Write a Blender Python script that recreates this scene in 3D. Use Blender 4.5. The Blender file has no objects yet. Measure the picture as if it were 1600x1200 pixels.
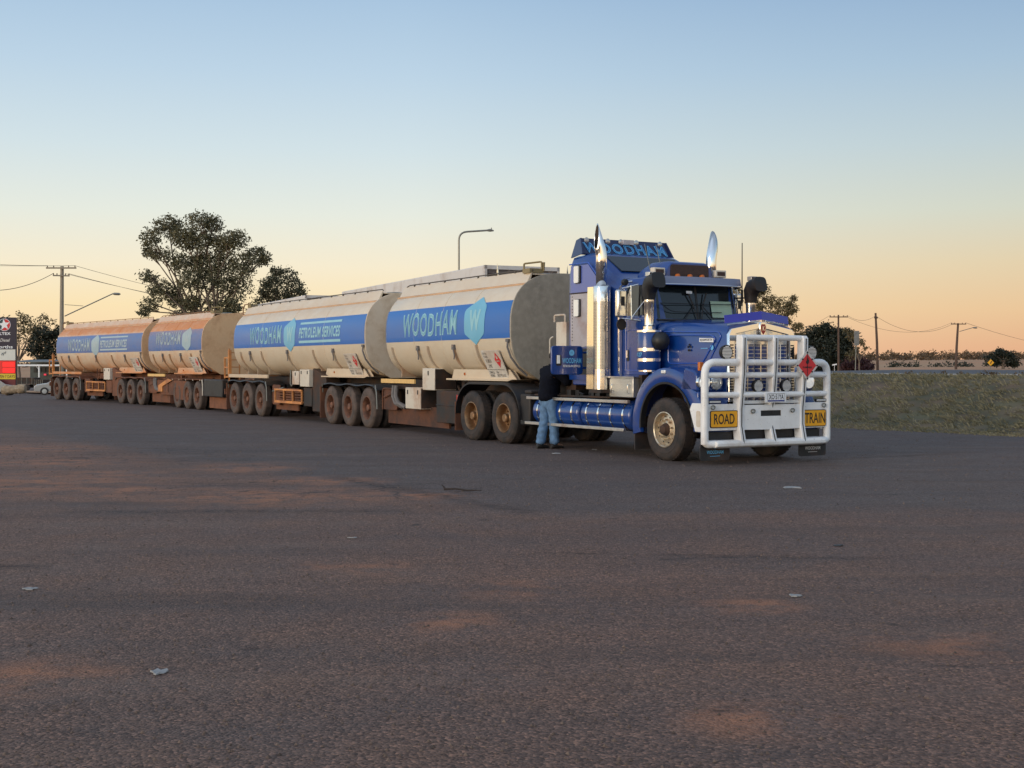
import bpy, bmesh, math, random
from math import sin, cos, pi, radians, sqrt, atan2
from mathutils import Vector, Matrix

random.seed(7)
S = bpy.context.scene
C = S.collection

# ------------------------------------------------------------------ camera
F_PX, CAM_H, HOR = 1996.06, 1.587, 570.87
PITCH = math.atan((HOR - 600) / F_PX)
cam = bpy.data.cameras.new('camera')
cam.sensor_width = 36.0
cam.lens = F_PX / 1600 * 36
cam.clip_start = 0.1
cam.clip_end = 20000
camo = bpy.data.objects.new('camera', cam)
C.objects.link(camo)
camo.location = (0, 0, CAM_H)
camo.rotation_euler = (pi / 2 + PITCH, 0, 0)
S.camera = camo

# ------------------------------------------------------------------ world
SUN_EL = radians(7.0)
SUN_AZ = Vector((-0.75, -0.66))           # horizontal direction towards the glow
W = bpy.data.worlds.new("World")
S.world = W
W.use_nodes = True
nt = W.node_tree
nt.nodes.clear()
N, L = nt.nodes.new, nt.links.new
outw = N('ShaderNodeOutputWorld')
bg = N('ShaderNodeBackground')
bg.inputs['Strength'].default_value = 0.1
sky = N('ShaderNodeTexSky')
sky.sky_type = 'NISHITA'
sky.sun_disc = False
sky.sun_elevation = SUN_EL
sky.sun_rotation = atan2(SUN_AZ.x, SUN_AZ.y)
tc = N('ShaderNodeTexCoord')
sep = N('ShaderNodeSeparateXYZ')
L(tc.outputs['Generated'], sep.inputs[0])


def lin(c):
    return tuple(((x / 255) / 12.92 if x / 255 <= 0.04045 else ((x / 255 + 0.055) / 1.055) ** 2.4) for x in c)


def ramp(stops):
    r = N('ShaderNodeValToRGB')
    e = r.color_ramp.elements
    while len(e) < len(stops):
        e.new(0.5)
    for i, (p, c) in enumerate(stops):
        e[i].position = p
        e[i].color = (*lin(c), 1)
    return r


mp = N('ShaderNodeMapRange')
mp.inputs[1].default_value = -0.02
mp.inputs[2].default_value = 0.58
L(sep.outputs['Z'], mp.inputs[0])
el = lambda y: (math.sin(math.atan((HOR - y) / F_PX)) + 0.02) / 0.6
rA = ramp([(0.0, (249, 208, 158)), (el(545), (249, 213, 173)), (el(480), (250, 227, 182)), (el(420), (246, 234, 206)),
           (el(340), (230, 234, 223)), (el(240), (210, 225, 230)), (el(120), (188, 211, 229)), (el(0), (168, 196, 222)), (1.0, (152, 168, 190))])
rB = ramp([(0.0, (222, 166, 130)), (el(548), (226, 173, 135)), (el(490), (231, 193, 150)), (el(420), (224, 204, 168)),
           (el(340), (208, 211, 195)), (el(240), (188, 204, 209)), (el(120), (164, 190, 212)), (el(0), (143, 173, 205)), (1.0, (136, 152, 176))])
for r in (rA, rB):
    L(mp.outputs[0], r.inputs[0])
cmb = N('ShaderNodeCombineXYZ')
L(sep.outputs['X'], cmb.inputs[0])
L(sep.outputs['Y'], cmb.inputs[1])
nrm = N('ShaderNodeVectorMath')
nrm.operation = 'NORMALIZE'
L(cmb.outputs[0], nrm.inputs[0])
dot = N('ShaderNodeVectorMath')
dot.operation = 'DOT_PRODUCT'
L(nrm.outputs[0], dot.inputs[0])
dot.inputs[1].default_value = (SUN_AZ.x, SUN_AZ.y, 0)
mz = N('ShaderNodeMapRange')
mz.inputs[1].default_value = -0.92
mz.inputs[2].default_value = -0.60
L(dot.outputs['Value'], mz.inputs[0])
mix = N('ShaderNodeMix')
mix.data_type = 'RGBA'
L(mz.outputs[0], mix.inputs[0])
L(rB.outputs[0], mix.inputs[6])
L(rA.outputs[0], mix.inputs[7])
# the twilight glow keeps brightening towards the side where the sun is
mg = N('ShaderNodeMapRange')
mg.inputs[1].default_value = -0.30
mg.inputs[2].default_value = 1.0
mg.inputs[3].default_value = 10.4
mg.inputs[4].default_value = 18.5
L(dot.outputs['Value'], mg.inputs[0])
scl = N('ShaderNodeVectorMath')
scl.operation = 'SCALE'
L(mix.outputs[2], scl.inputs[0])
L(mg.outputs[0], scl.inputs['Scale'])
fin = N('ShaderNodeMix')
fin.data_type = 'RGBA'
fin.inputs[0].default_value = 0.04
L(scl.outputs[0], fin.inputs[6])
L(sky.outputs[0], fin.inputs[7])
L(fin.outputs[2], bg.inputs[0])
L(bg.outputs[0], outw.inputs[0])

# ------------------------------------------------------------------ sun (just at the horizon, very soft)
sl = bpy.data.lights.new('sun', 'SUN')
sl.energy = 1.7
sl.angle = radians(30)
sl.color = (1.0, 0.79, 0.54)
so = bpy.data.objects.new('sun', sl)
C.objects.link(so)
sd = Vector((SUN_AZ.x * cos(SUN_EL), SUN_AZ.y * cos(SUN_EL), sin(SUN_EL)))
so.rotation_euler = sd.to_track_quat('Z', 'Y').to_euler()
so.location = sd * 60

S.view_settings.view_transform = 'Standard'
S.view_settings.look = 'None'
S.view_settings.gamma = 1
S.view_settings.exposure = 0.0
S.view_settings.use_curve_mapping = False


# ================================================================== helpers
def at(px, py, Y):
    """world point seen at photo pixel (1600x1200) at depth Y"""
    c, s = cos(PITCH), sin(PITCH)
    u = (600 - py) / F_PX
    x, y, z = (px - 800) / F_PX, c - u * s, s + u * c
    t = Y / y
    return Vector((x * t, Y, CAM_H + z * t))


class MB:
    def __init__(s):
        s.v, s.f = [], []

    def add(s, verts, faces):
        o = len(s.v)
        s.v += [tuple(p) for p in verts]
        s.f += [tuple(i + o for i in f) for f in faces]
        return s

    def box(s, x0, x1, y0, y1, z0, z1):
        return s.add([(x0, y0, z0), (x1, y0, z0), (x1, y1, z0), (x0, y1, z0), (x0, y0, z1), (x1, y0, z1), (x1, y1, z1), (x0, y1, z1)],
                     [(0, 3, 2, 1), (4, 5, 6, 7), (0, 1, 5, 4), (1, 2, 6, 5), (2, 3, 7, 6), (3, 0, 4, 7)])

    def prism(s, pts, ax, a, b):
        n = len(pts)
        m = {'x': lambda p, h: (h, p[0], p[1]), 'y': lambda p, h: (p[0], h, p[1]), 'z': lambda p, h: (p[0], p[1], h)}[ax]
        vs = [m(p, a) for p in pts] + [m(p, b) for p in pts]
        fs = [tuple(range(n))[::-1], tuple(range(n, 2 * n))] + [(i, (i + 1) % n, n + (i + 1) % n, n + i) for i in range(n)]
        return s.add(vs, fs)

    def loft(s, rings, cap0=True, cap1=True, closed=True):
        n = len(rings[0])
        vs = [p for r in rings for p in r]
        fs = []
        for k in range(len(rings) - 1):
            for i in range(n if closed else n - 1):
                j = (i + 1) % n
                fs.append((k * n + i, k * n + j, (k + 1) * n + j, (k + 1) * n + i))
        if cap0:
            fs.append(tuple(range(n))[::-1])
        if cap1:
            fs.append(tuple(range((len(rings) - 1) * n, len(rings) * n)))
        return s.add(vs, fs)

    def tube(s, pts, r, seg=8, cap=True, closed=False):
        pts = [Vector(p) for p in pts]
        n = len(pts)
        rs = r if isinstance(r, (list, tuple)) else [r] * n
        rings = []
        up = None
        for i, p in enumerate(pts):
            if closed:
                d = pts[(i + 1) % n] - pts[i - 1]
            else:
                d = pts[min(i + 1, n - 1)] - pts[max(i - 1, 0)]
            d = d.normalized() if d.length > 1e-9 else Vector((0, 0, 1))
            if up is None:
                up = Vector((0, 0, 1)) if abs(d.z) < 0.9 else Vector((0, 1, 0))
            a = d.cross(up)
            if a.length < 1e-6:
                a = d.cross(Vector((1, 0, 0)))
            a.normalize()
            b = a.cross(d).normalized()
            up = b
            rings.append([p + a * (rs[i] * cos(2 * pi * k / seg)) + b * (rs[i] * sin(2 * pi * k / seg)) for k in range(seg)])
        if closed:
            rings.append(rings[0])
        return s.loft(rings, cap and not closed, cap and not closed)

    def lathe(s, prof, c=(0, 0, 0), ax='z', seg=24, a0=0, a1=2 * pi):
        c = Vector(c)
        full = abs(a1 - a0 - 2 * pi) < 1e-6
        n = seg if full else seg + 1
        rings = []
        for r, h in prof:
            ring = []
            for k in range(n):
                t = a0 + (a1 - a0) * k / seg
                u, v = r * cos(t), r * sin(t)
                ring.append(c + Vector({'x': (h, u, v), 'y': (u, h, v), 'z': (u, v, h)}[ax]))
            rings.append(ring)
        return s.loft(rings, False, False, full)

    def quad(s, a, b, c, d):
        return s.add([a, b, c, d], [(0, 1, 2, 3)])

    def build(s, name, mat, parent=None, smooth=True, bevel=0.0, kind=None, ang=35, weld=True):
        me = bpy.data.meshes.new(name)
        bm = bmesh.new()
        vs = [bm.verts.new(p) for p in s.v]
        for f in s.f:
            try:
                bm.faces.new([vs[i] for i in f])
            except ValueError:
                pass
        if weld:
            bmesh.ops.remove_doubles(bm, verts=bm.verts, dist=1e-5)
            bmesh.ops.recalc_face_normals(bm, faces=bm.faces)
        bm.to_mesh(me)
        bm.free()
        if smooth:
            me.polygons.foreach_set('use_smooth', [True] * len(me.polygons))
            me.set_sharp_from_angle(angle=radians(ang))
        o = bpy.data.objects.new(name, me)
        C.objects.link(o)
        for m in (mat if isinstance(mat, (list, tuple)) else [mat]):
            me.materials.append(m)
        if parent:
            o.parent = parent
        if bevel:
            b = o.modifiers.new('bevel', 'BEVEL')
            b.width = bevel
            b.segments = 2
            b.limit_method = 'ANGLE'
            b.angle_limit = radians(40)
        if kind:
            o['kind'] = kind
        return o


def rounded(path, r, n=5, closed=False):
    """round the corners of a polyline"""
    P = [Vector(p) for p in path]
    out = []
    m = len(P)
    for i in range(m):
        if not closed and i in (0, m - 1):
            out.append(P[i])
            continue
        a, b, c = P[i - 1], P[i], P[(i + 1) % m]
        rr = min(r, (a - b).length * .49, (c - b).length * .49)
        p0 = b + (a - b).normalized() * rr
        p1 = b + (c - b).normalized() * rr
        for k in range(n + 1):
            t = k / n
            out.append(p0 * (1 - t) ** 2 + b * (2 * t * (1 - t)) + p1 * t * t)
    return out


def thing(name, label, cat, loc=(0, 0, 0), rz=0.0, group=None):
    o = bpy.data.objects.new(name, None)
    o.empty_display_size = 0.3
    C.objects.link(o)
    o.location = loc
    o.rotation_euler = (0, 0, rz)
    o['label'] = label
    o['category'] = cat
    if group:
        o['group'] = group
    return o


def holder(name, parent, loc=(0, 0, 0), rz=0.0):
    o = bpy.data.objects.new(name, None)
    o.empty_display_size = 0.2
    C.objects.link(o)
    o.parent = parent
    o.location = loc
    o.rotation_euler = (0, 0, rz)
    return o


def tag(o, label, cat, group=None):
    o['label'] = label
    o['category'] = cat
    if group:
        o['group'] = group
    return o


# ================================================================== materials
def pm(name, col, rough=.5, metal=0., var=.12, scale=6., coat=0., bump=0., bscale=40., dust=0., dcol=(.30, .13, .06), dz=None,
       rough_var=.1, spec=None, specks=0., emit=None, estr=0., stretch=(1, 1, 1), dscale=1.5, dsoft=.25):
    """procedural principled material: mottled colour, uneven gloss, fine relief, wind-blown dust"""
    m = bpy.data.materials.new(name)
    m.use_nodes = True
    t = m.node_tree
    b = t.nodes['Principled BSDF']
    n = t.nodes.new
    tcd = n('ShaderNodeTexCoord')
    mpn = n('ShaderNodeMapping')
    mpn.inputs['Scale'].default_value = stretch
    t.links.new(tcd.outputs['Object'], mpn.inputs[0])
    no = n('ShaderNodeTexNoise')
    no.inputs['Scale'].default_value = scale
    no.inputs['Detail'].default_value = 6
    t.links.new(mpn.outputs[0], no.inputs['Vector'])
    mr = n('ShaderNodeMapRange')
    mr.inputs[1].default_value = .3
    mr.inputs[2].default_value = .7
    mr.inputs[3].default_value = 1 - var
    mr.inputs[4].default_value = 1 + var
    t.links.new(no.outputs[0], mr.inputs[0])
    sc = n('ShaderNodeVectorMath')
    sc.operation = 'SCALE'
    sc.inputs[0].default_value = col
    t.links.new(mr.outputs[0], sc.inputs['Scale'])
    colout = sc.outputs[0]
    rr = n('ShaderNodeMapRange')
    rr.inputs[3].default_value = max(.03, rough - rough_var)
    rr.inputs[4].default_value = min(1, rough + rough_var)
    t.links.new(no.outputs[0], rr.inputs[0])
    rout = rr.outputs[0]
    if dust > 0:
        n2 = n('ShaderNodeTexNoise')
        n2.inputs['Scale'].default_value = dscale
        n2.inputs['Detail'].default_value = 8
        n2.inputs['Roughness'].default_value = .65
        t.links.new(mpn.outputs[0], n2.inputs['Vector'])
        fac = n('ShaderNodeMapRange')
        fac.inputs[1].default_value = .62 - dust * .5
        fac.inputs[2].default_value = .62 - dust * .5 + dsoft
        t.links.new(n2.outputs[0], fac.inputs[0])
        f = fac.outputs[0]
        if dz:   # where on the thing the dust has settled: list of (height, amount)
            sp = n('ShaderNodeSeparateXYZ')
            t.links.new(tcd.outputs['Object'], sp.inputs[0])
            cv = n('ShaderNodeValToRGB')
            e = cv.color_ramp.elements
            zmin, zmax = dz[0][0], dz[-1][0]
            mm = n('ShaderNodeMapRange')
            mm.inputs[1].default_value = zmin
            mm.inputs[2].default_value = zmax
            t.links.new(sp.outputs[2], mm.inputs[0])
            t.links.new(mm.outputs[0], cv.inputs[0])
            while len(e) < len(dz):
                e.new(.5)
            for i, (z, a) in enumerate(dz):
                e[i].position = (z - zmin) / (zmax - zmin)
                e[i].color = (a, a, a, 1)
            ad = n('ShaderNodeMath')
            ad.operation = 'MULTIPLY_ADD'
            t.links.new(n2.outputs[0], ad.inputs[0])
            ad.inputs[1].default_value = 1.3
            sb = n('ShaderNodeMath')
            sb.operation = 'SUBTRACT'
            t.links.new(cv.outputs[0], sb.inputs[0])
            sb.inputs[1].default_value = .65
            t.links.new(sb.outputs[0], ad.inputs[2])
            cl = n('ShaderNodeMath')
            cl.operation = 'MULTIPLY'
            cl.use_clamp = True
            t.links.new(ad.outputs[0], cl.inputs[0])
            cl.inputs[1].default_value = dust
            f = cl.outputs[0]
        mx = n('ShaderNodeMix')
        mx.data_type = 'RGBA'
        t.links.new(f, mx.inputs[0])
        t.links.new(colout, mx.inputs[6])
        mx.inputs[7].default_value = (*dcol, 1)
        colout = mx.outputs[2]
        rm = n('ShaderNodeMix')
        t.links.new(f, rm.inputs[0])
        t.links.new(rout, rm.inputs[2])
        rm.inputs[3].default_value = .85
        rout = rm.outputs[0]
    if specks:      # insect spatter, chips and grit
        n3 = n('ShaderNodeTexNoise')
        n3.inputs['Scale'].default_value = 34
        n3.inputs['Detail'].default_value = 3
        t.links.new(tcd.outputs['Object'], n3.inputs['Vector'])
        sf = n('ShaderNodeMapRange')
        sf.inputs[1].default_value = .69
        sf.inputs[2].default_value = .72
        sf.inputs[4].default_value = specks
        t.links.new(n3.outputs[0], sf.inputs[0])
        ms = n('ShaderNodeMix')
        ms.data_type = 'RGBA'
        t.links.new(sf.outputs[0], ms.inputs[0])
        t.links.new(colout, ms.inputs[6])
        ms.inputs[7].default_value = (.10, .07, .05, 1)
        colout = ms.outputs[2]
    t.links.new(colout, b.inputs['Base Color'])
    t.links.new(rout, b.inputs['Roughness'])
    b.inputs['Metallic'].default_value = metal
    b.inputs['Coat Weight'].default_value = coat
    b.inputs['Coat Roughness'].default_value = .06
    if spec is not None:
        b.inputs['Specular IOR Level'].default_value = spec
    if bump:
        nb = n('ShaderNodeTexNoise')
        nb.inputs['Scale'].default_value = bscale
        nb.inputs['Detail'].default_value = 4
        t.links.new(tcd.outputs['Object'], nb.inputs['Vector'])
        bp = n('ShaderNodeBump')
        bp.inputs['Strength'].default_value = bump
        bp.inputs['Distance'].default_value = .02
        t.links.new(nb.outputs[0], bp.inputs['Height'])
        t.links.new(bp.outputs[0], b.inputs['Normal'])
    if emit:
        b.inputs['Emission Color'].default_value = (*emit, 1)
        b.inputs['Emission Strength'].default_value = estr
    return m


M = {}
BLUE = (.003, .040, .215)
M['blue'] = pm('blue_paint', BLUE, .3, .0, .10, 3, coat=.6, specks=.25, dust=.12, dcol=(.10, .08, .09), dscale=4, dsoft=.5)
M['blue_light'] = pm('light_blue_paint', (.03, .09, .42), .3, 0, .06, 3, coat=.6)
M['side_silver'] = pm('dusty_silver_panel', (.44, .42, .47), .34, .55, .06, 2.5, dust=.3, dcol=(.42, .31, .27), dscale=2)
M['chrome'] = pm('polished_steel', (.80, .78, .74), .13, 1., .04, 8, specks=.5, dust=.3, dcol=(.45, .34, .26), dscale=9, dsoft=.5)
M['chrome_clean'] = pm('bright_polished_steel', (.86, .85, .83), .08, 1., .03, 8)
M['alu'] = pm('aluminium', (.62, .61, .59), .36, .9, .08, 12, dust=.25, dcol=(.35, .24, .18))
M['tread_plate'] = pm('tread_plate', (.66, .62, .55), .33, .85, .12, 60, bump=.5, bscale=55)
M['white'] = pm('white_powder_coat', (.80, .80, .80), .35, 0, .05, 4, specks=.6, dust=.28, dcol=(.50, .40, .33), dscale=2.2, dsoft=.4)
M['black'] = pm('black_plastic', (.012, .012, .014), .5, 0, .2, 8, dust=.2, dcol=(.05, .032, .022))
M['black_steel'] = pm('black_chassis', (.016, .014, .014), .6, 0, .3, 5, dust=.45, dcol=(.075, .034, .018), dscale=2)
M['rubber'] = pm('tyre_rubber', (.022, .020, .020), .78, 0, .25, 9, bump=.25, bscale=30, dust=.42, dcol=(.10, .062, .045), dscale=5, dsoft=.5)
M['rubber_dusty'] = pm('dusty_tyre_rubber', (.05, .04, .036), .85, 0, .3, 9, bump=.25, bscale=30, dust=.6, dcol=(.16, .11, .088), dscale=4, dsoft=.5)
M['rim_rust'] = pm('dusty_brown_rim', (.13, .062, .04), .65, .1, .25, 10, dust=.45, dcol=(.24, .105, .06), dscale=6)
M['rim_bronze'] = pm('bronze_dusted_rim', (.30, .18, .095), .36, .6, .2, 10, dust=.3, dcol=(.30, .16, .08), dscale=6)
M['rim_alu'] = pm('dusty_alloy_rim', (.62, .53, .40), .32, .8, .12, 12, dust=.3, dcol=(.42, .27, .16), dscale=8)
M['glass'] = pm('tinted_glass', (.012, .018, .022), .06, 0, .05, 2, coat=.3)
M['green_see_through'] = pm('pale_green_window_light', (.30, .42, .33), .7, 0, .1, 4)
M['grille_dark'] = pm('dark_mesh', (.012, .010, .010), .6, .2, .3, 40)
M['brown_mesh'] = pm('brown_mesh', (.055, .030, .024), .7, .1, .4, 60, bump=.4, bscale=90)
M['amber'] = pm('amber_lens', (.55, .14, .02), .2, 0, .05, 5)
M['red_lens'] = pm('red_lens', (.38, .02, .015), .2, 0, .05, 5)
M['lens'] = pm('clear_lamp_lens', (.72, .74, .76), .14, .2, .06, 20)
M['lens_lit'] = pm('lit_headlamp_lens', (.55, .56, .56), .15, .3, .3, 30, emit=(1, .98, .92), estr=.42)
M['lens_dip'] = pm('dim_headlamp_lens', (.40, .43, .46), .12, .6, .35, 30, emit=(1, .98, .93), estr=.05)
M['cream_box'] = pm('cream_white_paint', (.62, .56, .47), .45, 0, .08, 3, dust=.3, dcol=(.40, .24, .15))
M['yellow_plate'] = pm('yellow_reflective', (.83, .38, .012), .4, 0, .04, 8)
M['letter_black'] = pm('black_print', (.01, .009, .012), .5, 0, .05, 8)
M['plate_white'] = pm('white_plate', (.82, .83, .85), .4, 0, .03, 8)
M['plate_blue'] = pm('blue_plate_strip', (.02, .035, .26), .4, 0, .05, 8)
M['hazard_red'] = pm('red_hazard_print', (.62, .03, .035), .5, 0, .08, 6)
M['hazard_frame'] = pm('grey_sign_frame', (.60, .58, .57), .4, .3, .06, 8)
M['print_blue'] = pm('light_blue_print', (.12, .42, .70), .4, 0, .06, 6)
M['print_blue_edge'] = pm('bright_blue_outline', (.14, .46, .80), .4, 0, .06, 6)
M['print_blue_fill'] = pm('mid_blue_fill', (.03, .16, .42), .4, 0, .06, 6)
M['deflector'] = pm('violet_blue_acrylic', (.028, .022, .36), .12, 0, .05, 2, coat=.5)
M['emblem_red'] = pm('red_emblem', (.30, .03, .03), .25, .2, .08, 20)
M['rust_orange'] = pm('orange_painted_steel', (.62, .25, .07), .6, 0, .15, 8, dust=.4, dcol=(.36, .15, .07))
M['orange_bar'] = pm('orange_and_white_marker', (.72, .45, .16), .5, 0, .1, 9)
M['brass_olive'] = pm('dull_olive_fitting', (.26, .20, .10), .6, .2, .15, 8)
M['hose'] = pm('grey_hose', (.14, .13, .13), .6, 0, .15, 12)
M['brown_dirty'] = pm('red_dust_coated_black', (.055, .030, .022), .8, 0, .25, 4, dust=.7, dcol=(.17, .065, .032), dscale=2.2)
M['dark_skirt'] = pm('dark_skirt_with_red_dust', (.026, .020, .018), .8, 0, .25, 4, dust=.55, dcol=(.13, .05, .026), dscale=1.6)
M['flap'] = pm('rubber_flap', (.028, .026, .027), .7, 0, .2, 6, dust=.3, dcol=(.09, .05, .035))
M['flap_red'] = pm('dusty_rubber_flap', (.10, .042, .026), .85, 0, .25, 4, dust=.6, dcol=(.22, .085, .04))
M['bulkhead_grey'] = pm('bug_stained_grey_bulkhead', (.30, .265, .21), .7, .0, .12, 2.2, dust=.40, dcol=(.38, .335, .27), dscale=8, dsoft=.25)
M['tan_bulkhead'] = pm('tan_dusted_bulkhead', (.76, .49, .27), .75, 0, .10, 2.5, dust=.4, dcol=(.58, .34, .18), dscale=2.5)
M['cream_bulkhead'] = pm('cream_dusted_bulkhead', (.70, .59, .46), .65, 0, .08, 2.5, dust=.4, dcol=(.52, .40, .28), dscale=2.5)
CREAM = (.65, .555, .42)
DUST = (.56, .22, .075)
# (amount, heights) of settled red dust: clean lead trailer ... caked rear trailers
DZ = {0: (.7, [(1.2, .50), (1.6, .18), (2.6, .05), (3.25, .18), (3.55, .22)]),
      1: (.8, [(1.2, .65), (1.6, .25), (2.6, .05), (2.95, .22), (3.25, .42), (3.55, .2)]),
      2: (1., [(1.2, .95), (1.7, .38), (2.3, .10), (2.70, .35), (2.92, .95), (3.24, 1.1), (3.32, .40), (3.55, .35)]),
      3: (1., [(1.2, .95), (1.7, .40), (2.3, .12), (2.85, .20), (2.98, .9), (3.24, 1.1), (3.32, .45), (3.55, .35)])}
for k, (a, dz) in DZ.items():
    M['tank%d' % k] = pm('cream_tank_paint', CREAM, .34, 0, .05, 1.5, coat=.15, dust=a, dcol=DUST if k > 1 else (.52, .34, .20), dz=dz, dscale=2.2, stretch=(.6, 1, 1))
    M['stripe%d' % k] = pm('blue_stripe_vinyl', (.004, .12, .44) if k < 2 else (.03, .12, .36), .38, 0, .05, 2, coat=.1, dust=a * (.8 if k > 1 else .22),
                           dcol=(.34, .24, .24) if k > 1 else (.2, .2, .3), dz=dz, dscale=2.5, stretch=(.6, 1, 1))
    M['print%d' % k] = pm('pale_blue_lettering', (.26, .52, .60) if k < 2 else (.36, .46, .50), .4, 0, .08, 3, dust=a * .5, dcol=(.45, .36, .30), dz=dz)
    M['lfill%d' % k] = pm('mid_teal_lettering', (.16, .40, .52) if k < 2 else (.28, .39, .46), .4, 0, .08, 3, dust=a * .4, dcol=(.42, .36, .32), dz=dz)
    M['emblem%d' % k] = pm('sky_blue_emblem', (.14, .42, .60) if k < 2 else (.30, .42, .48), .4, 0, .06, 3, dust=a * .5, dcol=(.42, .36, .30), dz=dz)
M['skin'] = pm('skin', (.45, .25, .17), .5, 0, .08, 20)
M['jacket'] = pm('navy_jacket', (.005, .006, .012), .9, 0, .25, 14, bump=.5, bscale=18, spec=.15)
M['jeans'] = pm('blue_denim', (.10, .19, .33), .8, 0, .3, 9, bump=.6, bscale=16)
M['shoes'] = pm('dark_shoes', (.02, .017, .016), .6, 0, .2, 12)
M['hair'] = pm('dark_hair', (.02, .015, .012), .7, 0, .2, 40)
M['collar'] = pm('pale_collar', (.6, .6, .6), .7, 0, .05, 8)
M['van_white'] = pm('white_van_panels', (.60, .57, .55), .5, 0, .03, 2, dust=.25, dcol=(.45, .38, .33))
M['van_front'] = pm('grey_insect_spattered_front', (.24, .19, .17), .7, 0, .35, 6, dust=.5, dcol=(.10, .08, .075), dscale=5, dsoft=.1)
M['van_blue'] = pm('dark_blue_cab', (.02, .05, .17), .35, 0, .08, 3, coat=.5)
M['deflect_pale'] = pm('pale_wind_deflector', (.45, .52, .58), .3, 0, .06, 3, coat=.4)
M['wood'] = pm('weathered_pole_timber', (.21, .165, .125), .85, 0, .3, 8, stretch=(6, 6, .4))
M['wood_dark'] = pm('dark_pole_timber', (.10, .062, .045), .85, 0, .3, 8, stretch=(6, 6, .4))
M['galv'] = pm('galvanised_steel', (.22, .22, .20), .5, .6, .1, 6)
M['wire'] = pm('aged_wire', (.10, .085, .07), .6, .3, .1, 2)
M['porcelain'] = pm('brown_insulator', (.10, .05, .035), .3, 0, .1, 10)


# ------------------------------------------------------------------ text
def text2d(txt, offset=0.0, shear=0.0, spacing=1.0, ref=None):
    """outline font -> flat triangles normalised to 0..1 x 0..1"""
    cu = bpy.data.curves.new('lettering', 'FONT')
    cu.body = txt
    cu.offset = offset
    cu.shear = shear
    cu.space_character = spacing
    cu.resolution_u = 3
    o = bpy.data.objects.new('lettering', cu)
    C.objects.link(o)
    dg = bpy.context.evaluated_depsgraph_get()
    me = bpy.data.meshes.new_from_object(o.evaluated_get(dg))
    vs = [v.co.copy() for v in me.vertices]
    fs = [tuple(p.vertices) for p in me.polygons]
    bpy.data.objects.remove(o)
    bpy.data.curves.remove(cu)
    bpy.data.meshes.remove(me)
    x0, x1 = min(v.x for v in vs), max(v.x for v in vs)
    y0, y1 = min(v.y for v in vs), max(v.y for v in vs)
    if ref is not None:      # inner layer of outlined letters keeps the box of its outline
        g = ref - offset
        x0, x1, y0, y1 = x0 - g, x1 + g, y0 - g, y1 + g
    return [((v.x - x0) / (x1 - x0), (v.y - y0) / (y1 - y0)) for v in vs], fs


def lettering(name, txt, fn, mat, parent, offset=0.0, shear=0.0, spacing=1.0, cuts=0, warp=None, ref=None):
    uv, fs = text2d(txt, offset, shear, spacing, ref)
    if cuts:
        bm = bmesh.new()
        bv = [bm.verts.new((u, v, 0)) for u, v in uv]
        for f in fs:
            try:
                bm.faces.new([bv[i] for i in f])
            except ValueError:
                pass
        for k in range(1, cuts):
            bmesh.ops.bisect_plane(bm, geom=bm.verts[:] + bm.edges[:] + bm.faces[:], plane_co=(0, k / cuts, 0), plane_no=(0, 1, 0))
        bm.verts.index_update()
        uv = [(v.co.x, v.co.y) for v in bm.verts]
        fs = [tuple(v.index for v in f.verts) for f in bm.faces]
        bm.free()
    if warp:
        uv = [warp(u, v) for u, v in uv]
    mb = MB()
    mb.add([fn(u, v) for u, v in uv], fs)
    return mb.build(name, mat, parent, smooth=False, weld=False)


def on_y(x0, x1, z0, z1, y):
    return lambda u, v: (x0 + (x1 - x0) * u, y, z0 + (z1 - z0) * v)


def on_x(y0, y1, z0, z1, x):
    return lambda u, v: (x, y0 + (y1 - y0) * u, z0 + (z1 - z0) * v)


# ================================================================== ground
A0 = Vector((11.4, 28.5))
TD = Vector((-.615, .788)).normalized()     # along the foot of the bank
SN = Vector((TD.y, -TD.x))                  # across it, towards the road


def smooth(a, b, x):
    t = max(0, min(1, (x - a) / (b - a)))
    return t * t * (3 - 2 * t)


def ts(x, y):
    p = Vector((x, y)) - A0
    return p.dot(TD), p.dot(SN)


def gz_ts(t, s):
    bank = 1.28 * smooth(-.2, 6.6, s) + .14 * smooth(7, 16.5, s) * (s > 7) - .35 * smooth(17, 30, s) + 2.6 * smooth(60, 480, s)
    if s > 7:
        bank = 1.28 + .14 * min(1, (s - 7) / 9.5) - .30 * smooth(18, 40, s) + 3.0 * smooth(90, 480, s)
    fade = max(1 - smooth(16, 44, t), smooth(50, 130, s))
    far = 1 - smooth(60, 200, t)
    drop = -.02 * max(0, t - 48) if t < 118 else -1.4
    return bank * fade + drop * (1 - fade)


def gz(x, y):
    return gz_ts(*ts(x, y))


def xy(t, s):
    p = A0 + TD * t + SN * s
    return p.x, p.y


def grid_mesh(name, tt, ss, mat, dz=0.0, kind='structure', jitter=0.0):
    mb = MB()
    vs = []
    for t in tt:
        for s in ss:
            x, y = xy(t, s)
            vs.append((x, y, gz_ts(t, s) + dz + (random.uniform(-jitter, jitter) if jitter else 0)))
    n = len(ss)
    fs = [(i * n + j, i * n + j + 1, (i + 1) * n + j + 1, (i + 1) * n + j) for i in range(len(tt) - 1) for j in range(n - 1)]
    mb.add(vs, fs)
    return mb.build(name, mat, None, smooth=True, kind=kind, ang=80)


def frange(a, b, n):
    return [a + (b - a) * i / n for i in range(n + 1)]


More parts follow.
